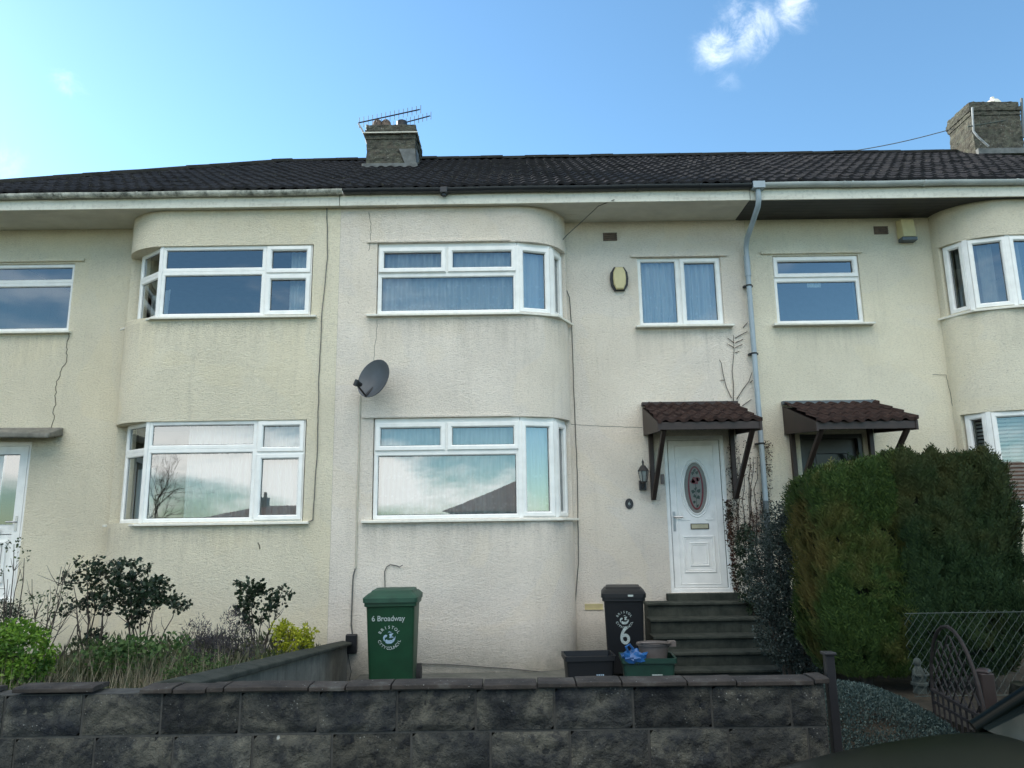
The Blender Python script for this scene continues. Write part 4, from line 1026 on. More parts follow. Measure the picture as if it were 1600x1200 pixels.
def emblem(body, front, cx, cz, r, m1='print', m2='printblue'):
    up = (front(cx, cz+.1)-front(cx, cz)).normalized(); rt = (front(cx+.1, cz)-front(cx, cz)).normalized()
    o = front(cx, cz, .003)
    for word, a0, a1, flip in (('BRISTOL', 150, 32, False), ('CITY', 200, 244, True), ('COUNCIL', 262, 342, True)):
        n = len(word); b = MB()
        for i, chh in enumerate(word):
            a = R(a0+(a1-a0)*i/(n-1)); ang = a-math.pi/2 if not flip else a+math.pi/2
            vs, fs = text_mesh(chh, r*.34, None, o+rt*(r*.86*math.cos(a))+up*(r*.86*math.sin(a)), None, '', ang, rt, up, .0008, bold=.0006); b.add(vs, fs)
        b.build('ring_lettering', M[m1], body, fix=False)
    b = MB()
    def pl(pts, mi=0, d=.0): b.add([o+rt*(x*r)+up*(y*r)+rt.cross(up)*d for x, y in pts], [tuple(range(len(pts)))], mi)
    # sailing ship beside a castle tower, waves below
    hull = [(-.22, -.12), (-.1, -.2), (.2, -.18), (.42, -.0), (.52, .16), (.47, -.12), (.36, -.32), (.18, -.46), (-.12, -.48), (-.3, -.42), (-.34, -.2)]; pl(hull)
    pl([(-.02, .32), (.34, .38), (.22, .22), (.18, -.02), (-.02, .0), (.04, .14)]); pl([(-.16, .42), (.0, .52), (.2, .46), (.14, .42), (0, .46)])
    pl([(-.52, .0), (-.44, .2), (-.3, .26), (-.16, .22), (-.24, .06), (-.36, .02), (-.38, -.3), (-.46, -.22)]); pl([(.26, .16), (.36, .02), (.24, -.02)])
    b.build('ship_emblem', M[m2], body, fix=False)
g0 = .1
t, body, front, L, lid = wheelie('green wheelie bin with handwritten address beside the junction box', (-1.345, 8.48, g0), .585, .70, 1.02, R(2), M['greenplastic'], M['greenlid'])
emblem(body, front, -.01, .60, .13)
def face_axes(front): return (front(.1, .6)-front(-.1, .6)).normalized(), (front(0, .7)-front(0, .5)).normalized()
rt_, up_ = face_axes(front)
b = MB(); o = front(-.02, .80, .004); vs, fs = text_mesh('6 Broadway', .080, None, o, None, '', 0, rt_, up_, .0008, .92, bold=.0008); b.add(vs, fs); b.build('painted_address', M['print'], body, fix=False)
t, body, front, L, lid = wheelie('black wheelie bin with large white 6 beside the steps', (1.30, 9.18, g0), .52, .60, .965, R(-7), M['black'], M['black'])
emblem(body, front, .0, .66, .105, 'print', 'print')
b = MB(); rt_, up_ = face_axes(front); vs, fs = text_mesh('6', .29, None, front(.0, .475, .004), None, '', 0, rt_, up_, .0008, .85, bold=.004); b.add(vs, fs); b.build('painted_number', M['print'], body, fix=False)
b = MB(); q = L(.08, -.305, .93); b.box(q.x-.03, q.x+.03, q.y-.012, q.y-.001, q.z, q.z+.02); b.build('lid_label', M['print'], lid)

def crate(name, label, loc, W, D, H, m, rot=0, rim=.02):
    t = thing(name, label, 'recycling box', loc, 'kerbside recycling boxes')
    def L(x, y, z):
        c, s_ = math.cos(rot), math.sin(rot); return Vector((loc[0]+x*c-y*s_, loc[1]+x*s_+y*c, loc[2]+z))
    def r4(w, d, z, r=.03):
        out = []
        for cx, cy, a0 in ((w/2-r, -d/2+r, 270), (w/2-r, d/2-r, 0), (-w/2+r, d/2-r, 90), (-w/2+r, -d/2+r, 180)):
            for k in range(4): a = R(a0+90*k/3); out.append(L(cx+r*math.cos(a), cy+r*math.sin(a), z))
        return out
    b = MB(); b.loft([r4(W*.84, D*.8, 0), r4(W*.93, D*.92, H-.05), r4(W, D, H-.05), r4(W, D, H), r4(W*.93, D*.9, H), r4(W*.80, D*.76, .02)])
    return t, b.build('box', m, t, smooth=30), L
t, bx, L = crate('recycling_box', 'empty black recycling box on the yard left of the green one', (.80, 8.55, g0), .56, .40, .36, M['black'], R(3))
b = MB()
for i in range(4):
    for j in range(3): q = L(.055+i*.022, -.178-.004*j, .10+j*.028); b.box(q.x, q.x+.014, q.y-.004, q.y-.001, q.z, q.z+.018)
b.build('label', M['printblue'], bx)
t, bx, L = crate('recycling_box', 'dark green recycling box holding a bag and a grey caddy', (1.42, 8.38, g0), .58, .42, .36, M['boxgreen'], R(-3))
b = MB()
for z in (.19, .12): q = L(.02, -.196+.0, z); b.box(q.x, q.x+.11, q.y-.006, q.y-.002, q.z, q.z+.010)
b.build('label', M['print'], bx)
# food caddy tub standing in the box
t = thing('food_caddy', 'grey-brown plastic caddy standing in the dark green box', 'caddy', (1.52, 8.42, .30))
b = MB(); b.lathe((1.50, 8.42, .30), [(.12, 0), (.165, .26), (.185, .262), (.185, .285), (.155, .285), (.11, .02)], 20, sx=1, sy=.8); b.build('tub', M['caddy'], t, smooth=40)
b = MB(); b.tube([(1.32, 8.42, .57), (1.36, 8.3, .60), (1.5, 8.24, .61), (1.64, 8.3, .59), (1.70, 8.42, .58)], .012, 6); b.box(1.66, 1.74, 8.38, 8.46, .545, .60); b.build('handle', M['caddy'], t, smooth=40)
b = MB()
for k in range(900): pass
n, m_ = 22, 12; vs = []; random.seed(3)
for i in range(m_+1):
    for j in range(n):
        a = 2*math.pi*j/n; ph = math.pi*i/m_; v = Vector((math.sin(ph)*math.cos(a), math.sin(ph)*math.sin(a), math.cos(ph)))
        q = 1+.45*noise.noise(v*3.1+Vector((2, 5, 1)))+.25*noise.noise(v*8); vs.append((1.26+v.x*.14*q, 8.24+v.y*.09*q, .46+v.z*.06*q+.05*max(0, noise.noise(v*2+Vector((4, 0, 0))))))
b.add(vs, [(i*n+j, i*n+(j+1) % n, (i+1)*n+(j+1) % n, (i+1)*n+j) for i in range(m_) for j in range(n)])
b.tube([(1.20, 8.22, .50), (1.17, 8.20, .58), (1.21, 8.2, .60), (1.25, 8.2, .55)], .014, 5)
tag(b.build('plastic_bag', M['blue'], None, loc=(1.26, 8.24, .45), smooth=30), 'crumpled blue plastic bag hanging over the rim of the green box', 'bag')

# ------------------------------------------------------------------ planting
def leaf(mb, p, d, n, L, w):
    s_ = d.cross(n);
    if s_.length < 1e-4: s_ = Vector((1, 0, 0))
    s_.normalize()
    mb.add([p, p+d*L*.5+s_*w, p+d*L, p+d*L*.5-s_*w], [(0, 1, 2, 3)])
def rv(): 
    while True:
        v = Vector((random.uniform(-1, 1), random.uniform(-1, 1), random.uniform(-1, 1)))
        if .05 < v.length < 1: return v
def foliage(blobs, per_m3, L, w, up=.3, clump=5, spread=.05, shell=.35):
    mb = MB()
    for (c, rx, ry, rz) in blobs:
        vol = 4.19*rx*ry*rz; n = int(vol*per_m3/clump)
        for _ in range(n):
            v = rv().normalized()*(random.random()**shell); q = Vector((c[0]+v.x*rx, c[1]+v.y*ry, c[2]+v.z*rz))
            if noise.noise(q*8) < -.12: continue
            for _k in range(clump):
                pp = q+rv()*spread; d = (rv().normalized()+v*.5+Vector((0, 0, up))).normalized()
                leaf(mb, pp, d, rv().normalized(), L*random.uniform(.6, 1.2), w*random.uniform(.7, 1.2))
    return mb
def stems(base, tips, r0, wob=.04, n=6, kids=2, klen=.15):
    mb = MB(); base = Vector(base)
    for tp in tips:
        tp = Vector(tp); pts = []; mid = base.lerp(tp, .5)+Vector((random.uniform(-.06, .06), random.uniform(-.05, .05), .0)); b0 = base+Vector((random.uniform(-.03, .03), 0, 0))
        for i in range(n+1):
            t_ = i/n; p_ = b0.lerp(mid, t_).lerp(mid.lerp(tp, t_), t_)+rv()*wob*(1 if 0 < i < n else 0)*.5; pts.append(p_)
        mb.tube(pts, [r0*(1-.75*i/n) for i in range(n+1)], 5)
        for k in range(kids):
            i = random.randint(n//2, n-1); q = pts[i]; d = (tp-base).normalized()*.6+rv()*.8; d.z = abs(d.z)
            mb.tube([q, q+d.normalized()*klen*.5+rv()*.02, q+d.normalized()*klen], [r0*.35, r0*.25, r0*.12], 4)
    return mb
def plant(name, label, cat, base, tips, r0, blobs, dens, L, w, lm, **kw):
    t = thing(name, label, cat, tuple(base)); k2 = kw.pop('kids', 3); kl = kw.pop('klen', .16)
    stems(base, tips, r0, kids=k2, klen=kl).build('stems', M['bark'], t, smooth=60, fix=False)
    foliage(blobs, dens, L, w, **kw).build('foliage', lm, t, fix=False)
    return t
def A(x, y, Y): return at(x, y, Y)
def blob_px(lst, Y, ry=.22):
    out = []
    for x, y, rpx, rpy in lst:
        c = at(x, y, Y); k = Y*1.0/FPX; out.append((c, rpx*k, ry, rpy*k))
    return out
random.seed(21)
Yc = 8.1
gl_ = A(145, 1010, Yc); plant('camellia', 'dark-leaved shrub on a single thin trunk, left of its twin in the left garden', 'shrub', (gl_.x, Yc, .3),
    [A(x, y, Yc+dy) for x, y, dy in ((115, 915, .1), (135, 880, 0), (150, 905, .15), (170, 900, 0), (120, 950, -.1), (165, 940, .1), (140, 960, 0))], .013,
    blob_px([(115, 908, 15, 12), (137, 882, 13, 12), (155, 905, 16, 15), (125, 938, 18, 12), (165, 930, 12, 14), (108, 955, 10, 9), (150, 958, 12, 8), (140, 1000, 22, 12)], Yc), 26000, .055, .017, M['l_camellia'], spread=.045)
gl_ = A(222, 1000, Yc); plant('camellia', 'largest dark-leaved shrub with its crown leaning right against the left bay wall', 'shrub', (gl_.x, Yc, .3),
    [A(x, y, Yc+dy) for x, y, dy in ((185, 890, .1), (205, 885, 0), (225, 900, .15), (250, 920, 0), (275, 945, -.1), (195, 935, .1), (215, 960, 0), (240, 955, 0))], .013,
    blob_px([(182, 888, 15, 10), (208, 888, 18, 13), (200, 915, 22, 16), (232, 925, 24, 18), (258, 935, 20, 12), (277, 946, 13, 7), (215, 948, 22, 14), (180, 940, 10, 14), (245, 912, 10, 9), (208, 970, 12, 8)], Yc, .26), 24000, .055, .018, M['l_camellia'], spread=.045)
gl_ = A(400, 1040, Yc); plant('camellia', 'small dark-leaved shrub standing between the grey heather and the golden bush', 'shrub', (gl_.x, Yc, .3),
    [A(x, y, Yc+dy) for x, y, dy in ((385, 915, .1), (395, 935, 0), (440, 925, .1), (425, 945, 0), (385, 960, 0), (412, 955, .1))], .012,
    blob_px([(388, 918, 20, 12), (395, 935, 14, 12), (383, 953, 12, 12), (437, 926, 13, 9), (428, 944, 12, 8), (415, 955, 12, 8), (454, 933, 6, 2), (400, 970, 15, 8)], Yc), 26000, .058, .019, M['l_camellia'], spread=.04)
gl_ = A(60, 1010, 7.6); plant('rose_bush', 'thin open shrub with arching bare stems at the left garden', 'shrub', (gl_.x, 7.6, .3),
    [A(x, y, 7.6) for x, y in ((110, 880), (96, 885), (50, 905), (75, 930), (100, 920), (60, 945), (115, 940), (130, 960))], .010,
    blob_px([(108, 882, 12, 5), (50, 905, 10, 6), (75, 950, 30, 25), (45, 940, 14, 14), (100, 930, 14, 14)], 7.6, .2), 5000, .035, .010, M['l_bud'], clump=3, kids=5, klen=.25)
gl_ = A(12, 985, 7.2); plant('young_tree', 'spindly sapling with leafy tips in front of the left door', 'sapling', (gl_.x, 7.2, .3),
    [A(x, y, 7.2) for x, y in ((22, 850), (38, 872), (5, 895), (32, 890), (12, 905))], .011,
    blob_px([(20, 853, 8, 8), (36, 868, 8, 8), (4, 895, 6, 5), (28, 880, 8, 5)], 7.2, .12), 26000, .035, .012, M['l_bud'], clump=3)
gl_ = A(20, 1080, 6.0); plant('euphorbia', 'rounded lime-green bush at the left edge behind the wall', 'bush', (gl_.x, 6.0, .3),
    [A(x, y, 6.0) for x, y in ((5, 1000), (30, 1000), (55, 1020), (0, 1040), (40, 1050))], .012,
    blob_px([(8, 996, 30, 22), (40, 1002, 26, 20), (62, 1030, 14, 22), (5, 1040, 30, 30), (48, 1045, 20, 26), (20, 1070, 30, 16), (-20, 1030, 30, 40)], 6.0, .25), 52000, .045, .011, M['l_euph'], clump=7, spread=.035)
gl_ = A(20, 960, 7.8); plant('evergreen_shrub', 'dark feathery shrub in front of the left door step', 'shrub', (gl_.x, 7.8, .3),
    [A(x, y, 7.8) for x, y in ((5, 940), (20, 945), (35, 960))], .012, blob_px([(10, 965, 24, 22), (28, 975, 14, 20), (-10, 960, 20, 25)], 7.8, .2), 30000, .05, .007, M['l_camellia'], clump=6)
gl_ = A(340, 1040, 7.3); plant('heather', 'grey-purple twiggy heather below the small dark shrub', 'shrub', (gl_.x, 7.3, .3),
    [A(x, y, 7.3) for x, y in ((300, 985), (318, 972), (340, 975), (360, 985), (380, 1000), (345, 1000))], .008,
    blob_px([(308, 990, 20, 20), (335, 990, 22, 18), (365, 1000, 28, 24), (330, 1015, 35, 20), (395, 1015, 18, 24), (358, 962, 14, 8)], 7.3, .25), 42000, .04, .004, M['l_heather'], clump=6, up=.8, kids=6)
gl_ = A(460, 1030, 7.9); plant('golden_shrub', 'bright golden-yellow bush against the side wall of the garden', 'shrub', (gl_.x, 7.9, .3),
    [A(x, y, 7.9) for x, y in ((437, 980), (450, 985), (475, 985), (484, 980), (460, 1010))], .008,
    blob_px([(438, 983, 10, 11), (447, 992, 14, 16), (478, 990, 14, 13), (468, 1008, 20, 18), (445, 1015, 14, 14), (462, 1030, 22, 10), (405, 1030, 8, 8)], 7.9, .2), 60000, .035, .012, M['l_gold'], clump=7, spread=.03)
gl_ = A(310, 1050, 6.4); plant('low_conifer', 'low spreading olive-green bush by the sloping side wall', 'bush', (gl_.x, 6.4, .3),
    [A(x, y, 6.4) for x, y in ((290, 1035), (330, 1035), (350, 1050))], .008, blob_px([(320, 1042, 40, 16), (345, 1050, 22, 12), (285, 1040, 20, 16)], 6.4, .3), 36000, .04, .006, M['l_low'], clump=6)
gl_ = A(215, 1050, 6.6); plant('broadleaf_shrub', 'fresh green low shrub in front of the dark leaning camellia', 'bush', (gl_.x, 6.6, .3),
    [A(x, y, 6.6) for x, y in ((160, 1005), (190, 1000), (220, 1003), (250, 1005), (270, 1003))], .008, blob_px([(175, 1012, 26, 16), (215, 1010, 26, 16), (262, 1010, 22, 16), (155, 1020, 20, 14), (200, 1030, 50, 18)], 6.6, .3), 16000, .045, .014, M['l_low'], clump=5)
# dry grass tufts: nobody could count them
b = MB(); random.seed(4)
for _ in range(6500):
    x = random.uniform(-3.9, -2.2); y = random.uniform(4.9, 6.6); 
    if noise.noise(Vector((x*2.6, y*2.6, 0))) < .0-random.random()*.25: continue
    h = random.uniform(.2, .78)*random.uniform(.6, 1)*(1 if noise.noise(Vector((x*3, y*3, 4))) > -.1 else .6); d = Vector((random.gauss(0, .22), random.gauss(0, .2), 1)).normalized()
    p0 = Vector((x, y, .29)); s_ = Vector((random.uniform(.0015, .0035), 0, 0)); bend = Vector((random.gauss(0, .05), random.gauss(0, .05), 0))
    b.add([p0-s_, p0+s_, p0+d*h*.6+bend*.3+s_*.8, p0+d*h*.6+bend*.3-s_*.8], [(0, 1, 2, 3)]); q = p0+d*h*.6+bend*.3; b.add([q-s_*.8, q+s_*.8, p0+d*h+bend], [(0, 1, 2)])
tag(b.build('grass', M['l_straw'], None, fix=False, loc=(-3, 5.6, .3)), 'dry straw-coloured grass and stems along the back of the block wall', 'grass', kind='stuff')
b = MB()
for _ in range(22000):
    x = random.uniform(-4.6, -2.15); y = random.uniform(4.75, 8.6); p0 = Vector((x, y, .29)); h = random.uniform(.1, .75+.5*noise.noise(Vector((x*2.2, y*2.2, 8))))
    leaf(b, p0+Vector((0, 0, h*.5)), (rv()+Vector((0, 0, 1.5))).normalized(), rv(), random.uniform(.04, .10), random.choice((.005, .008, .014)))
M['l_cover'] = leaf_mat('mixed_low_growth', (.03, .05, .02), (.075, .10, .035), (.12, .11, .07), 5)
tag(b.build('ground_cover', M['l_cover'], None, fix=False, loc=(-3, 5.6, .3)), 'low green ground cover among the dry grass of the left garden', 'ground cover', kind='stuff')

# conifer hedge
def conifer(label, cx, cy, hw, hd, z0, z1, n, lm, seed, taper=.0, lean=0, skew=0):
    t = thing('conifer_hedge', label, 'hedge', (cx, cy, .1), 'clipped conifers by the gate'); random.seed(seed)
    mb = MB(); core = MB()
    def shape(z):            # half width/depth factor at height
        k = (z-z0)/(z1-z0); f = 1.0
        if k < .25: f = .66+.34*math.sin(math.pi/2*k/.25)
        if k > .9: f = 1-.12*((k-.9)/.1)**2
        return f
    rings = []
    for i in range(9):
        z = z0+.08+(z1-z0-.22-skew*1.1)*i/8; f = shape(z)*.84; n_ = 20
        rings.append([(cx+lean*(z-z0)+f*hw*math.copysign(abs(math.cos(a))**.45, math.cos(a)), cy+f*hd*math.copysign(abs(math.sin(a))**.45, math.sin(a)), z) for a in [2*math.pi*j/n_ for j in range(n_)]])
    core.loft(rings); core.build('inner_core', M['hedgecore'], t)  # solid dark core that blocks the view through the foliage
    for _ in range(n):
        side = random.random(); z = random.uniform(z0, z1); f = shape(z)
        if side < .12:
            x = random.uniform(-1, 1)*.9; y_ = random.uniform(-1, 1)*.9; z = z1-.03; f = .95; nn = Vector((0, 0, 1))
        else:
            pw = 4.4; face = random.random(); u_ = random.uniform(-1, 1); o_ = (1-abs(u_)**pw)**(1/pw)
            if face < .48: x, y_ = u_, -o_
            elif face < .70: x, y_ = -o_, u_
            elif face < .90: x, y_ = o_, u_
            else: x, y_ = u_, o_
            nn = Vector((math.copysign(abs(x)**3.4, x), math.copysign(abs(y_)**3.4, y_), 0)).normalized()
        q = Vector((cx+lean*(z-z0)+x*hw*f, cy+y_*hd*f, z))
        nz = noise.noise(q*3.2)*.09+noise.noise(q*9)*.05
        if noise.noise(q*5.5+Vector((7, 0, 0))) < -.38: continue
        q += nn*(nz-random.random()*.10)
        if skew and z > z1-.9: q.z -= skew*max(0, (cx-q.x)/hw+.2)*(z-(z1-.9))/.9
        if z > z1-.16: q.z += max(0, noise.noise(Vector((q.x*9, q.y*9, 2))))*.13
        d = (nn*.5+Vector((0, 0, 1.0))+rv()*.4).normalized(); L = random.uniform(.07, .16); sd = d.cross(nn+rv()*.6).normalized()
        leaf(mb, q, d, nn, L, .006)
        for k in range(5):
            f_ = .12+.16*k; sg = 1 if k % 2 else -1
            dd = (d*.8+sd*sg*.6+rv()*.2).normalized(); leaf(mb, q+d*L*f_, dd, nn, L*(.55-.07*k), .0065)
    mb.build('foliage', lm, t, fix=False)
    b = MB(); b.tube([(cx, cy, .1), (cx+.02, cy, z0+.5)], [.06, .045], 8)
    for k in range(7):
        a = random.uniform(0, 6.28); b.tube([(cx, cy, .3+.05*k), (cx+math.cos(a)*hw*.5, cy+math.sin(a)*hd*.5, z0+.2), (cx+math.cos(a)*hw*.7, cy+math.sin(a)*hd*.7, z0+.5)], [.02, .014, .008], 5)
    b.build('trunk', M['bark'], t, smooth=50)
    return t
conifer('left-hand clipped conifer with olive and yellow-green foliage', 3.37, 7.50, .50, .55, .42, 2.36, 21000, M['l_hedge_a'], 1, lean=-.0, skew=.16)
conifer('right-hand taller clipped conifer with darker green foliage in front of the right bay', 4.10, 7.45, .62, .60, .42, 2.38, 32000, M['l_hedge_b'], 2, lean=.0)
# cotoneaster
random.seed(9)
def bx(x, y, Y): return at(x, y, Y)
t = plant('cotoneaster', 'dark small-leaved shrub beside the right edge of the steps', 'shrub', (2.95, 8.3, .1),
    [bx(x, y, 8.3) for x, y in ((1210, 800), (1235, 780), (1180, 850), (1190, 920), (1250, 900), (1225, 960), (1240, 1000))], .018,
    blob_px([(1222, 815, 28, 34), (1245, 850, 32, 55), (1205, 865, 34, 45), (1200, 920, 34, 45), (1235, 940, 40, 60), (1215, 990, 34, 40), (1250, 1020, 40, 40), (1240, 790, 16, 22)], 8.3, .3), 60000, .026, .009, M['l_cot'], clump=8, spread=.05, kids=6)
t = plant('ivy', 'dark ivy mass between the door frame and the small-leaved shrub', 'climber', (3.0, 9.7, .1),
    [bx(x, y, 9.8) for x, y in ((1160, 830), (1165, 880), (1170, 920))], .012,
    blob_px([(1165, 850, 16, 30), (1168, 890, 18, 30), (1172, 925, 18, 25), (1180, 960, 14, 30)], 9.75, .14), 60000, .035, .014, M['l_camellia'], clump=7, spread=.04)
# russet creeper clinging to the wall right of the door
t = thing('creeper', 'russet withered creeper clinging to the wall between door and downpipe', 'climber', tuple(at(1165, 830, 10.05)))
b = MB(); random.seed(12)
def in_cr(x, y):
    left = 1140-(y-700)*.02+max(0, (y-800))*.12; right = 1190+(y-700)*.06
    return left < x < right
for _ in range(7500):
    x = random.uniform(1133, 1205); y = random.uniform(690, 850)
    edge = min(abs(x-1146), abs(x-1197)); pr = .85 if y > 800 else (.75 if edge < 7 else .10)
    q = at(x, y, 10.07)
    if 1136 < x < 1204 and random.random() < pr*(1 if noise.noise(q*9) > -.1 else .25):
        leaf(b, q+rv()*.03*Vector((1, .6, 1)).length, rv().normalized(), rv().normalized(), random.uniform(.015, .032), .008)
for k in range(700):
    y = random.uniform(780, 925); x = 1136+(y-780)*.10+random.gauss(0, 2.5); q = at(x, y, 10.03); leaf(b, q, rv().normalized(), rv().normalized(), .035, .011)
b.build('leaves', M['l_ivyred'], t, fix=False)
b = MB()
for k in range(9):
    x = random.uniform(1145, 1195); pts = []; 
    for i in range(9): pts.append(at(x+random.gauss(0, 2), 850-i*17, 10.085)); 
    b.tube(pts, [.007*(1-.08*i) for i in range(9)], 4)
b.build('stems', M['bark'], t, fix=False)
# bare climber above the canopy
t = thing('bare_climber', 'leafless climber twigs on the wall above the middle porch canopy', 'climber', tuple(at(1146, 626, 10.09)))
b = MB(); Yw = 10.085
for pts in (((1146, 628), (1146, 600), (1144, 580), (1147, 548), (1146, 524)), ((1143, 622), (1135, 605), (1130, 585), (1127, 567), (1124, 562)), ((1151, 624), (1161, 608), (1170, 596), (1175, 582)),
            ((1147, 536), (1137, 528)), ((1147, 543), (1136, 537)), ((1149, 528), (1158, 523), (1168, 518)), ((1149, 536), (1161, 530)), ((1149, 543), (1160, 538)), ((1149, 551), (1155, 549)), ((1161, 512), (1168, 504)), ((1160, 634), (1174, 624)), ((1172, 598), (1176, 594)), ((1132, 594), (1126, 594))):
    P = [at(x, y, Yw) for x, y in pts]; b.tube(P, [.006*(1-.5*i/len(P)) for i in range(len(P))], 5)
b.build('twigs', M['bark'], t)
# silver ground cover, raised bed
b = MB(); random.seed(15)
def hz(x, y): return .30+.30*max(0, 1-((x-2.45)/.75)**2)*max(.2, 1-((y-5.9)/.8)**2)
b2 = MB(); nx, ny = 20, 14
b2.add([(1.95+1.1*i/nx, 5.15+1.3*j/ny, hz(1.95+1.1*i/nx, 5.15+1.3*j/ny)-.05) for j in range(ny+1) for i in range(nx+1)], [(j*(nx+1)+i, j*(nx+1)+i+1, (j+1)*(nx+1)+i+1, (j+1)*(nx+1)+i) for j in range(ny) for i in range(nx)])
b2.box(1.95, 3.05, 5.14, 5.16, .0, .26); b2.box(1.95, 3.05, 5.16, 6.45, 0, .2)
o = b2.build('raised_bed', M['soil'], None, loc=(2.5, 5.8, .1)); o['kind'] = 'structure'
for _ in range(24000):
    x = random.uniform(1.95, 3.05); y = random.uniform(5.1, 6.4)
    if noise.noise(Vector((x*4, y*4, 0))) < -.55: continue
    q = Vector((x, y, hz(x, y)+random.uniform(-.04, .05))); leaf(b, q, (rv()+Vector((0, -.3, .8))).normalized(), rv().normalized(), random.uniform(.012, .028), .005)
tag(b.build('ground_cover', M['l_silver'], None, fix=False, loc=(2.5, 5.8, .3)), 'silvery small-leaved ground cover spilling over the bed beside the gate', 'ground cover', kind='stuff')
# statue
p = at(1437, 1070, 6.1); t = MB(); z0 = p.z; K = .62
t.lathe((p.x, 6.1, z0), [(r_*K, h_*K) for r_, h_ in [(.10, 0), (.10, .03), (.075, .04), (.085, .08), (.07, .15), (.05, .2), (.035, .225), (.045, .25), (.05, .275), (.035, .31), (.0, .33)]], 14)
for sg in (-1, 1): t.tube([(p.x+sg*.06*K, 6.1-.02*K, z0+.19*K), (p.x+sg*.09*K, 6.1-.07*K, z0+.13*K), (p.x+sg*.02*K, 6.1-.1*K, z0+.12*K)], .02*K, 7)
t.lathe((p.x, 6.1, z0-.06), [(.05, 0), (.05, .06)], 8)
tag(t.build('garden_statue', M['statue'], None, loc=(p.x, 6.1, z0), smooth=45), 'small weathered stone figure beneath the conifers left of the iron gate', 'statue')

# iron gate standing open
G0, G1 = at(1459, 1100, 5.8), at(1543, 1150, 4.95); G0.z = G1.z = .12; gu = (G1-G0).normalized(); GW = (G1-G0).length
t = thing('garden_gate', 'rusty arched wrought iron gate standing open by the chain-link fence', 'gate', tuple(G1))
def GP(u, z): return G0+gu*(u*GW)+Vector((0, 0, z))
b = MB(); arc = [GP(0, 0), GP(0, .45)]+[GP(.5-.5*math.cos(math.pi*k/14), .45+.55*math.sin(math.pi*k/14)) for k in range(1, 14)]+[GP(1, .45), GP(1, 0)]
b.tube(arc, .013, 6); b.bar(GP(0, .5), GP(1, .5), .03, .02); b.bar(GP(0, .06), GP(1, .06), .03, .02); b.bar(GP(0, .42), GP(1, .42), .012, .02); b.build('frame', M['rust'], t)
for k in range(1, 9):
    e = MB(); e.tube([GP(k/9, .06), GP(k/9, .5)], .008, 5); e.build('bar', M['rust'], t)
b = MB(); random.seed(2)
for k in range(-2, 8):
    for sg in (1, -1):
        pts = [GP(k/7+.55*sg*q, .5+.5*q) for q in [i/8 for i in range(9)]]
        pts = [p_ for p_ in pts if 0.02 < (p_-G0).dot(gu)/GW < .98 and p_.z-.12 < .43+.52*math.sqrt(max(0, 1-(2*((p_-G0).dot(gu)/GW)-1)**2))]
        if len(pts) > 1: b.tube(pts, .006, 4)
b.build('lattice', M['rust'], t)
b = MB(); p = at(1537, 1060, 5.15); b.box(p.x-.045, p.x+.045, 5.10, 5.19, -.1, .86); b.lathe((p.x, 5.145, .86), [(.06, 0), (.05, .02), (0, .03)], 4)
tag(b.build('fence_post', M['brown'], None, loc=(p.x, 5.145, 0), bevel=.008), 'brown timber post that the iron gate hangs beside', 'post')
# chain link fence
t = thing('chain_link_fence', 'diamond chain-link wire fence in front of the taller conifer', 'fence', (3.7, 5.9, .3))
b = MB(); pitch = .062; x0, x1, z0, z1 = 3.0, 4.9, .55, 1.16; k = 0; nz_ = int((z1-z0)/(pitch/1.2)); random.seed(6)
xx = x0; pitch = .033; kk = 0; nz_ = int((z1-z0)/.040)
while xx < x1:
    pts = []; kk += 1
    for i in range(nz_+1):
        sg = 1 if (i+kk) % 2 else -1
        pts.append((xx+sg*pitch*.49+.012*noise.noise(Vector((xx*2, i*.25, 0))), 5.9+.002*sg-.03*noise.noise(Vector((xx, i*.15, 5))), z0+(z1-z0)*i/nz_+.015*noise.noise(Vector((xx*1.5, 0, 3)))))
    b.tube(pts, .0019, 4, cap=False); xx += pitch
b.build('mesh', M['galv'], t, fix=False)
b = MB(); b.tube([(x0, 5.9, z1-.01), (x1, 5.9, z1-.01)], .003, 5); b.tube([(x0, 5.9, z0), (x1, 5.9, z0)], .003, 5); b.build('line_wire', M['galv'], t)
for x in (4.9,):
    b = MB(); b.box(x-.03, x+.03, 5.92, 5.98, .05, 1.2); b.build('post', M['concrete'], t, bevel=.006)

# ------------------------------------------------------------------ parked car (bonnet in the bottom right corner)
CAR0 = len(bpy.data.objects)
t = thing('parked_car', 'dark parked car whose bonnet and windscreen corner cut the bottom right', 'car', (2.9, 2.45, -.13))
CY, HW = 2.42, .86
# stations: x, z of bonnet/waist top, half width, z bottom
st = [(.72, .52, .55, .22), (.76, .68, .70, .12), (.86, .80, .78, .06), (1.05, .885, .82, .04), (1.35, .95, .845, .04), (1.65, .995, .855, .04), (1.95, 1.02, .86, .04), (2.25, 1.01, .86, .04), (3.0, .99, .865, .04), (3.8, .99, .86, .04), (4.3, .98, .84, .06), (4.6, .92, .80, .12), (4.68, .80, .72, .2)]
def section(x, zt, hw, zb):
    crown = .035
    pts = [(-hw*.92, zb), (-hw, zb+.12), (-hw*1.01, zb+.4*(zt-zb)), (-hw*.99, zt-.16), (-hw*.95, zt-.07), (-hw*.86, zt-.022), (-hw*.6, zt+crown*.4), (-hw*.3, zt+crown*.8), (0, zt+crown)]
    full = pts+[(-y_, z_) for y_, z_ in pts[-2::-1]]
    return [Vector((x+.10*(1-abs(y_)/hw)*(-1 if x < 1.2 else 0)*(1 if x < 1.0 else .5), CY+y_, z_)) for y_, z_ in full]
b = MB(); b.loft([section(*s_) for s_ in st]); o = b.build('body', M['carpaint'], t, smooth=50)
ss_ = o.modifiers.new('Subdivision', 'SUBSURF'); ss_.levels = 2; ss_.render_levels = 2
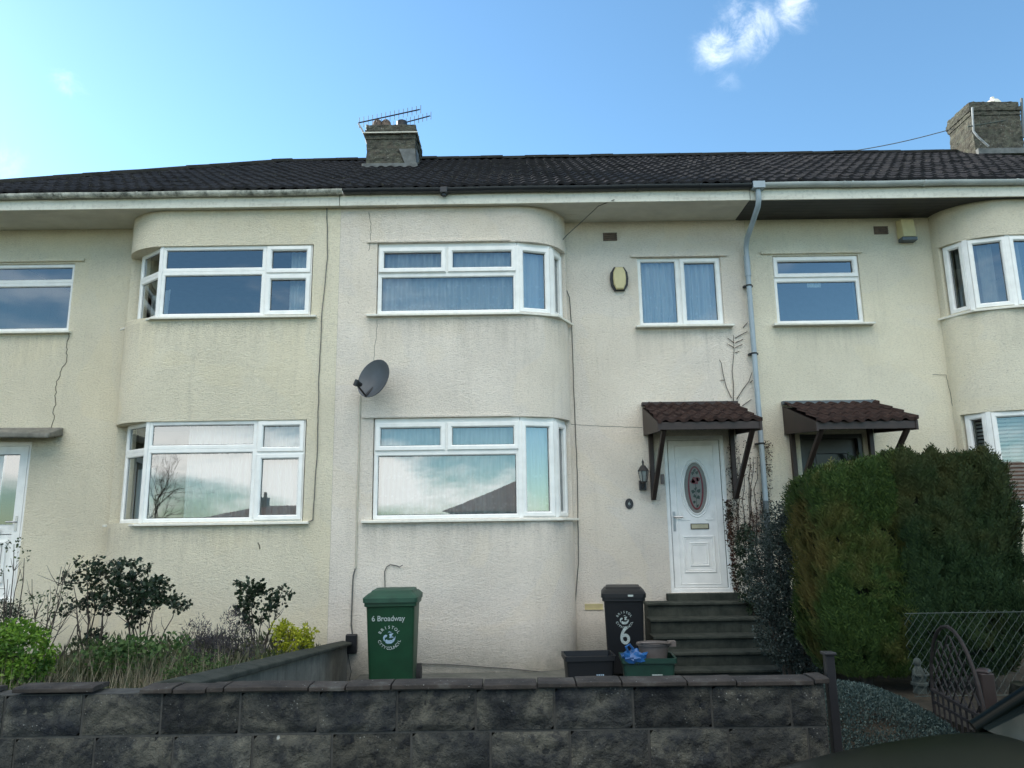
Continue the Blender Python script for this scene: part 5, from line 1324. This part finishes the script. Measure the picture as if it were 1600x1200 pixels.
# greenhouse
def gh(x, w, z): return [Vector((x, CY-w, z)), Vector((x, CY+w, z))]
b = MB(); B_ = .78; T_ = .60
base = [(1.93, .70), (2.35, .79), (3.4, .80), (4.35, .72), (4.5, .62)]; top = [(2.62, .56), (2.8, .60), (3.4, .61), (3.95, .58), (4.15, .54)]
zb_, zt_ = 1.0, 1.42
b.add([Vector((x, CY+s_*w, zb_)) for s_ in (1, -1) for x, w in base]+[Vector((x, CY+s_*w, zt_)) for s_ in (1, -1) for x, w in top],
      [(i, i+1, 11+i, 10+i) for i in range(4)]+[(5+i, 6+i, 16+i, 15+i) for i in range(4)]+[(4, 9, 19, 14)])
b.build('side_glass', M['carglass'], t)
b = MB(); b.add([Vector((1.86, CY, 1.035)), Vector((1.93, CY-.70, 1.01)), Vector((2.62, CY-.55, 1.42)), Vector((2.58, CY, 1.44)), Vector((2.62, CY+.55, 1.42)), Vector((1.93, CY+.70, 1.01))], [(0, 1, 2, 3), (0, 3, 4, 5)]); b.build('windscreen', M['carglass'], t, fix=False)
b = MB(); b.loft([[Vector((x, CY-w, zt_)), Vector((x, CY-w*.6, zt_+.05)), Vector((x, CY, zt_+.065)), Vector((x, CY+w*.6, zt_+.05)), Vector((x, CY+w, zt_))] for x, w in [(2.60, .56)]+top[1:]]); b.build('roof', M['carpaint'], t, smooth=50)
for s_ in (1, -1):
  for pts_ in ([(1.92, CY+s_*.72, 1.0), (2.25, CY+s_*.655, 1.22), (2.64, CY+s_*.575, 1.43)], [(2.64, CY+s_*.575, 1.43), (3.4, CY+s_*.625, 1.43), (4.15, CY+s_*.55, 1.42), (4.5, CY+s_*.63, 1.0)], [(3.3, CY+s_*.80, 1.0), (3.3, CY+s_*.625, 1.42)]):
    b = MB(); b.tube(pts_, .033, 8); b.build('pillar', M['carpaint'], t, smooth=50)
b = MB(); b.box(2.0, 2.5, CY-.68, CY+.68, .985, 1.04); b.box(2.5, 4.4, CY-.7, CY+.7, .8, 1.03); b.build('dashboard', M['dash'], t, bevel=.02)
for s_ in (.35, -.35):
    b = MB(); b.tube([(1.95, CY+s_*1.2, 1.055), (2.0, CY+s_*1.2-.3, 1.10), (2.04, CY+s_*1.2-.55, 1.13)], .009, 5); b.build('wiper', M['black'], t)
for x in (1.45, 4.0):
    for s_ in (1, -1):
        b = MB(); c0 = Vector((x, CY+s_*.70, .17)); b.tube([c0, c0+Vector((0, s_*.18, 0))], .30, 28); w = b.build('wheel', M['tyre'], t, smooth=40); b = MB(); b.tube([c0+Vector((0, s_*.181, 0)), c0+Vector((0, s_*.188, 0))], .19, 20); b.build('rim', M['steel'], w, smooth=40)
for s_ in (1, -1):
    b = MB(); b.lathe((.80, CY+s_*.60, .58), [(0, -.05), (.09, -.03), (.1, 0), (.09, .04), (0, .07)], 14, sx=.55, sy=1.4); b.build('headlight', M['lampglass'], t, smooth=50)
    b = MB(); b.lathe((2.32, CY+s_*.96, 1.05), [(0, -.07), (.08, -.06), (.1, 0), (.08, .06), (0, .07)], 14, sx=.7, sy=1.1); b.build('wing_mirror', M['carpaint'], t, smooth=50)

t.location.x -= .10; t.location.z += .035

# ------------------------------------------------------------------ across the street (seen reflected in the glass) and an added sun blocker
def opp(label, x0, x1, y0, y1, ze, rise, m='brickopp', base=-.15):
    t = thing('detached_house', label, 'house', ((x0+x1)/2, (y0+y1)/2, base), 'houses on the far side of the street')
    b = MB(); b.box(x0, x1, y0, y1, base, ze); b.build('wall', M[m], t)
    cx, cy = (x0+x1)/2, (y0+y1)/2; e = .35; hw = (y1-y0)/2
    b = MB(); v = [(x0-e, y0-e, ze), (x1+e, y0-e, ze), (x1+e, y1+e, ze), (x0-e, y1+e, ze), (x0+hw, cy, ze+rise), (x1-hw, cy, ze+rise)]
    b.add(v, [(0, 1, 5, 4), (1, 2, 5), (2, 3, 4, 5), (3, 0, 4), (0, 3, 2, 1)]); r = b.build('roof', M['roofopp'], t)
    b = MB(); b.box(x0+hw-.4, x0+hw+.4, cy-.35, cy+.35, ze+rise-.8, ze+rise+.6)
    b.build('chimney', M['chimney'], r); 
    for k in (-.2, .2):
        q = MB(); q.lathe((x0+hw+k, cy, ze+rise+.6), [(.12, 0), (.1, .35)], 12); q.build('chimney_pot', M['stoneware'], r, smooth=50)
    for wx in (x0+1.5, x1-1.5):
        for wz in (base+1.0, base+3.4):
            if wz+1.2 < ze:
                q = MB(); q.box(wx-.9, wx+.9, y1+.0, y1+.05, wz, wz+1.2); w = q.build('window', M['upvc'], t); q = MB(); q.box(wx-.82, wx+.82, y1+.052, y1+.06, wz+.08, wz+1.12); q.build('pane', M['carglass'], w)
    return t
opp('brown-roofed house reflected in the middle lower bay window', -3.2, 8.5, -26, -18, 2.6, 2.0)
opp('house with chimney reflected in the left lower bay window', -21.6, -11, -37, -29, 2.3, 1.2)
sun_block = opp('unseen house added at the far left to keep the sun off the garden', -19.0, -11.2, 6.6, 19.0, 6.1, 2.9, base=-.15)  # added out of view to block the low sun from the garden
del sun_block['group']
def bare_tree(label, x, y, h, seed):
    random.seed(seed); t = thing('bare_tree', label, 'tree', (x, y, -.15)); b = MB(); cr = MB()
    def br(p, d, L, r, depth):
        pts = [p]; q = p
        for i in range(4): d = (d+rv()*.22+Vector((0, 0, .05))).normalized(); q = q+d*L/4; pts.append(q)
        (b if depth < 2 else cr).tube(pts, [r*(1-.12*i) for i in range(5)], 5 if depth < 3 else 3)
        if depth < 6:
            for k in range(3 if depth else 6): br(pts[random.randint(2, 4)], (d+rv()*.95).normalized(), L*random.uniform(.55, .8), r*.55, depth+1)
    br(Vector((x, y, -.15)), Vector((0, 0, 1)), h*.33, .07, 0)
    b.build('trunk', M['bark'], t, fix=False); cr.build('crown', M['bark'], t, fix=False); return t
bare_tree('leafless tree reflected in the left house windows', -18.6, -20.0, 8.0, 3)

# ------------------------------------------------------------------ camera
cam = bpy.data.cameras.new('camera'); cam.sensor_width = 36; cam.lens = FPX/1600*36; cam.clip_end = 2000; cam.clip_start = .05
co = bpy.data.objects.new('camera', cam); C.objects.link(co)
co.matrix_world = Matrix.Translation((0, 0, EYE)) @ Matrix.Rotation(math.pi/2+PITCH, 4, 'X') @ Matrix.Rotation(ROLL, 4, 'Z')
bpy.context.scene.camera = co

# ------------------------------------------------------------------ light
AZ, EL = R(-58), R(25)               # sun behind the houses, to the left (azimuth from +Y towards +X)
sd_ = Vector((math.sin(AZ)*math.cos(EL), math.cos(AZ)*math.cos(EL), math.sin(EL)))
sun = bpy.data.lights.new('sun', 'SUN'); sun.energy = 4.0; sun.angle = R(.53); sun.color = (1, .93, .82)
so = bpy.data.objects.new('sun', sun); C.objects.link(so); so.rotation_euler = (-sd_).to_track_quat('-Z', 'Y').to_euler(); so.location = (0, 0, 30)

w = bpy.data.worlds.new('World'); bpy.context.scene.world = w; w.use_nodes = True; nt = w.node_tree; N = nt.nodes; Lk = nt.links.new
bg = N['Background']; sky = N.new('ShaderNodeTexSky'); sky.sky_type = 'NISHITA'; sky.sun_disc = False
sky.sun_elevation = EL; sky.sun_rotation = AZ; sky.altitude = 50; sky.air_density = 1.0; sky.dust_density = .2; sky.ozone_density = 1.0
tc = N.new('ShaderNodeTexCoord'); SKYV = tc.outputs['Generated']
def wn(t_, **k):
    n_ = N.new(t_)
    for a_, v_ in k.items(): setattr(n_, a_, v_)
    return n_
def wmath(op, a_, b_=0, clamp=False):
    m_ = wn('ShaderNodeMath', operation=op, use_clamp=clamp)
    for i_, v_ in enumerate((a_, b_)):
        if isinstance(v_, (int, float)): m_.inputs[i_].default_value = v_
        else: Lk(v_, m_.inputs[i_])
    return m_.outputs[0]
def wnoise(sc, det, rough=.6, scale3=(1, 1, 1), dist=0, loc=(0, 0, 0)):
    mp = wn('ShaderNodeMapping'); mp.inputs['Scale'].default_value = scale3; mp.inputs['Location'].default_value = loc; Lk(SKYV, mp.inputs[0])
    n_ = wn('ShaderNodeTexNoise'); n_.inputs['Scale'].default_value = sc; n_.inputs['Detail'].default_value = det; n_.inputs['Roughness'].default_value = rough; n_.inputs['Distortion'].default_value = dist
    Lk(mp.outputs[0], n_.inputs['Vector']); return n_.outputs['Fac']
def smooth(v_, a_, b_):
    m_ = wn('ShaderNodeMapRange', interpolation_type='SMOOTHSTEP'); m_.inputs['From Min'].default_value = a_; m_.inputs['From Max'].default_value = b_; Lk(v_, m_.inputs['Value']); return m_.outputs[0]
sep = wn('ShaderNodeSeparateXYZ'); Lk(SKYV, sep.inputs[0])
# cumulus over the far side of the street (behind the camera)
cum = smooth(wnoise(2.6, 9, .58, (1, 1, 2.4), .3, (0.4, 1.3, 0)), .49, .62)
back = smooth(wmath('MULTIPLY', sep.outputs['Y'], -1), .05, .35)
fill_cloud = wmath('MULTIPLY', smooth(wnoise(1.7, 8, .6, (1, 1, 1), .4, (3.1, .3, 2)), .36, .5), smooth(sep.outputs['Z'], .42, .56))  # added high cloud bank, out of view, brightens the facade
low = wmath('ADD', wmath('MULTIPLY', smooth(sep.outputs['Z'], .19, .08), .9), wmath('MULTIPLY', smooth(sep.outputs['Z'], .8, .4), .20))
cl = wmath('MAXIMUM', wmath('MULTIPLY', wmath('MULTIPLY', cum, back), low), wmath('MULTIPLY', fill_cloud, back))
# small wisps
def wisp(px, py, rad, th0, th1, sc, amt):
    v_ = Vector(ray(px, py)).normalized()
    d_ = wn('ShaderNodeVectorMath', operation='DISTANCE'); Lk(SKYV, d_.inputs[0]); d_.inputs[1].default_value = v_
    m_ = smooth(d_.outputs['Value'], rad, rad*.1)
    n_ = wnoise(sc, 12, .70, (1, 1, 1.2), .5)
    return wmath('MULTIPLY', smooth(wmath('ADD', n_, wmath('MULTIPLY', m_, .28)), th0, th1), wmath('MULTIPLY', m_, amt))
cl2 = wisp(1168, 44, .060, .56, 1.06, 20, .34)
for a_ in ((1122, 74, .046, .54, 1.05, 24, .30), (1238, 14, .044, .54, 1.05, 24, .26), (1140, 128, .03, .62, 1.1, 26, .06), (105, 130, .036, .64, 1.1, 30, .10), (8, 262, .05, .6, 1.1, 14, .12)):
    cl2 = wmath('MAXIMUM', cl2, wisp(*a_))
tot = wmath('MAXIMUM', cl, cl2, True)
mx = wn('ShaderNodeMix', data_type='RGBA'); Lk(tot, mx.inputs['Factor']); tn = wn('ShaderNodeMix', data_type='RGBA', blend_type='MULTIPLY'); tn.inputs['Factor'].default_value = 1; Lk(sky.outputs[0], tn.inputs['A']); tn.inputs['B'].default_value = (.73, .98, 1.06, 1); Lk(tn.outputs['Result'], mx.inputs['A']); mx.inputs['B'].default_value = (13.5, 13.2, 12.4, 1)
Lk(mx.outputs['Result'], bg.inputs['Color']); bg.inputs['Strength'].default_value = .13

sc = bpy.context.scene
sc.view_settings.view_transform = 'Standard'; sc.view_settings.look = 'None'; sc.view_settings.gamma = 1; sc.view_settings.exposure = 1.06
sc.render.engine = 'CYCLES'; sc.cycles.max_bounces = 8; sc.cycles.transparent_max_bounces = 16
for o in bpy.data.objects:
    if 'wl' in o: del o['wl']
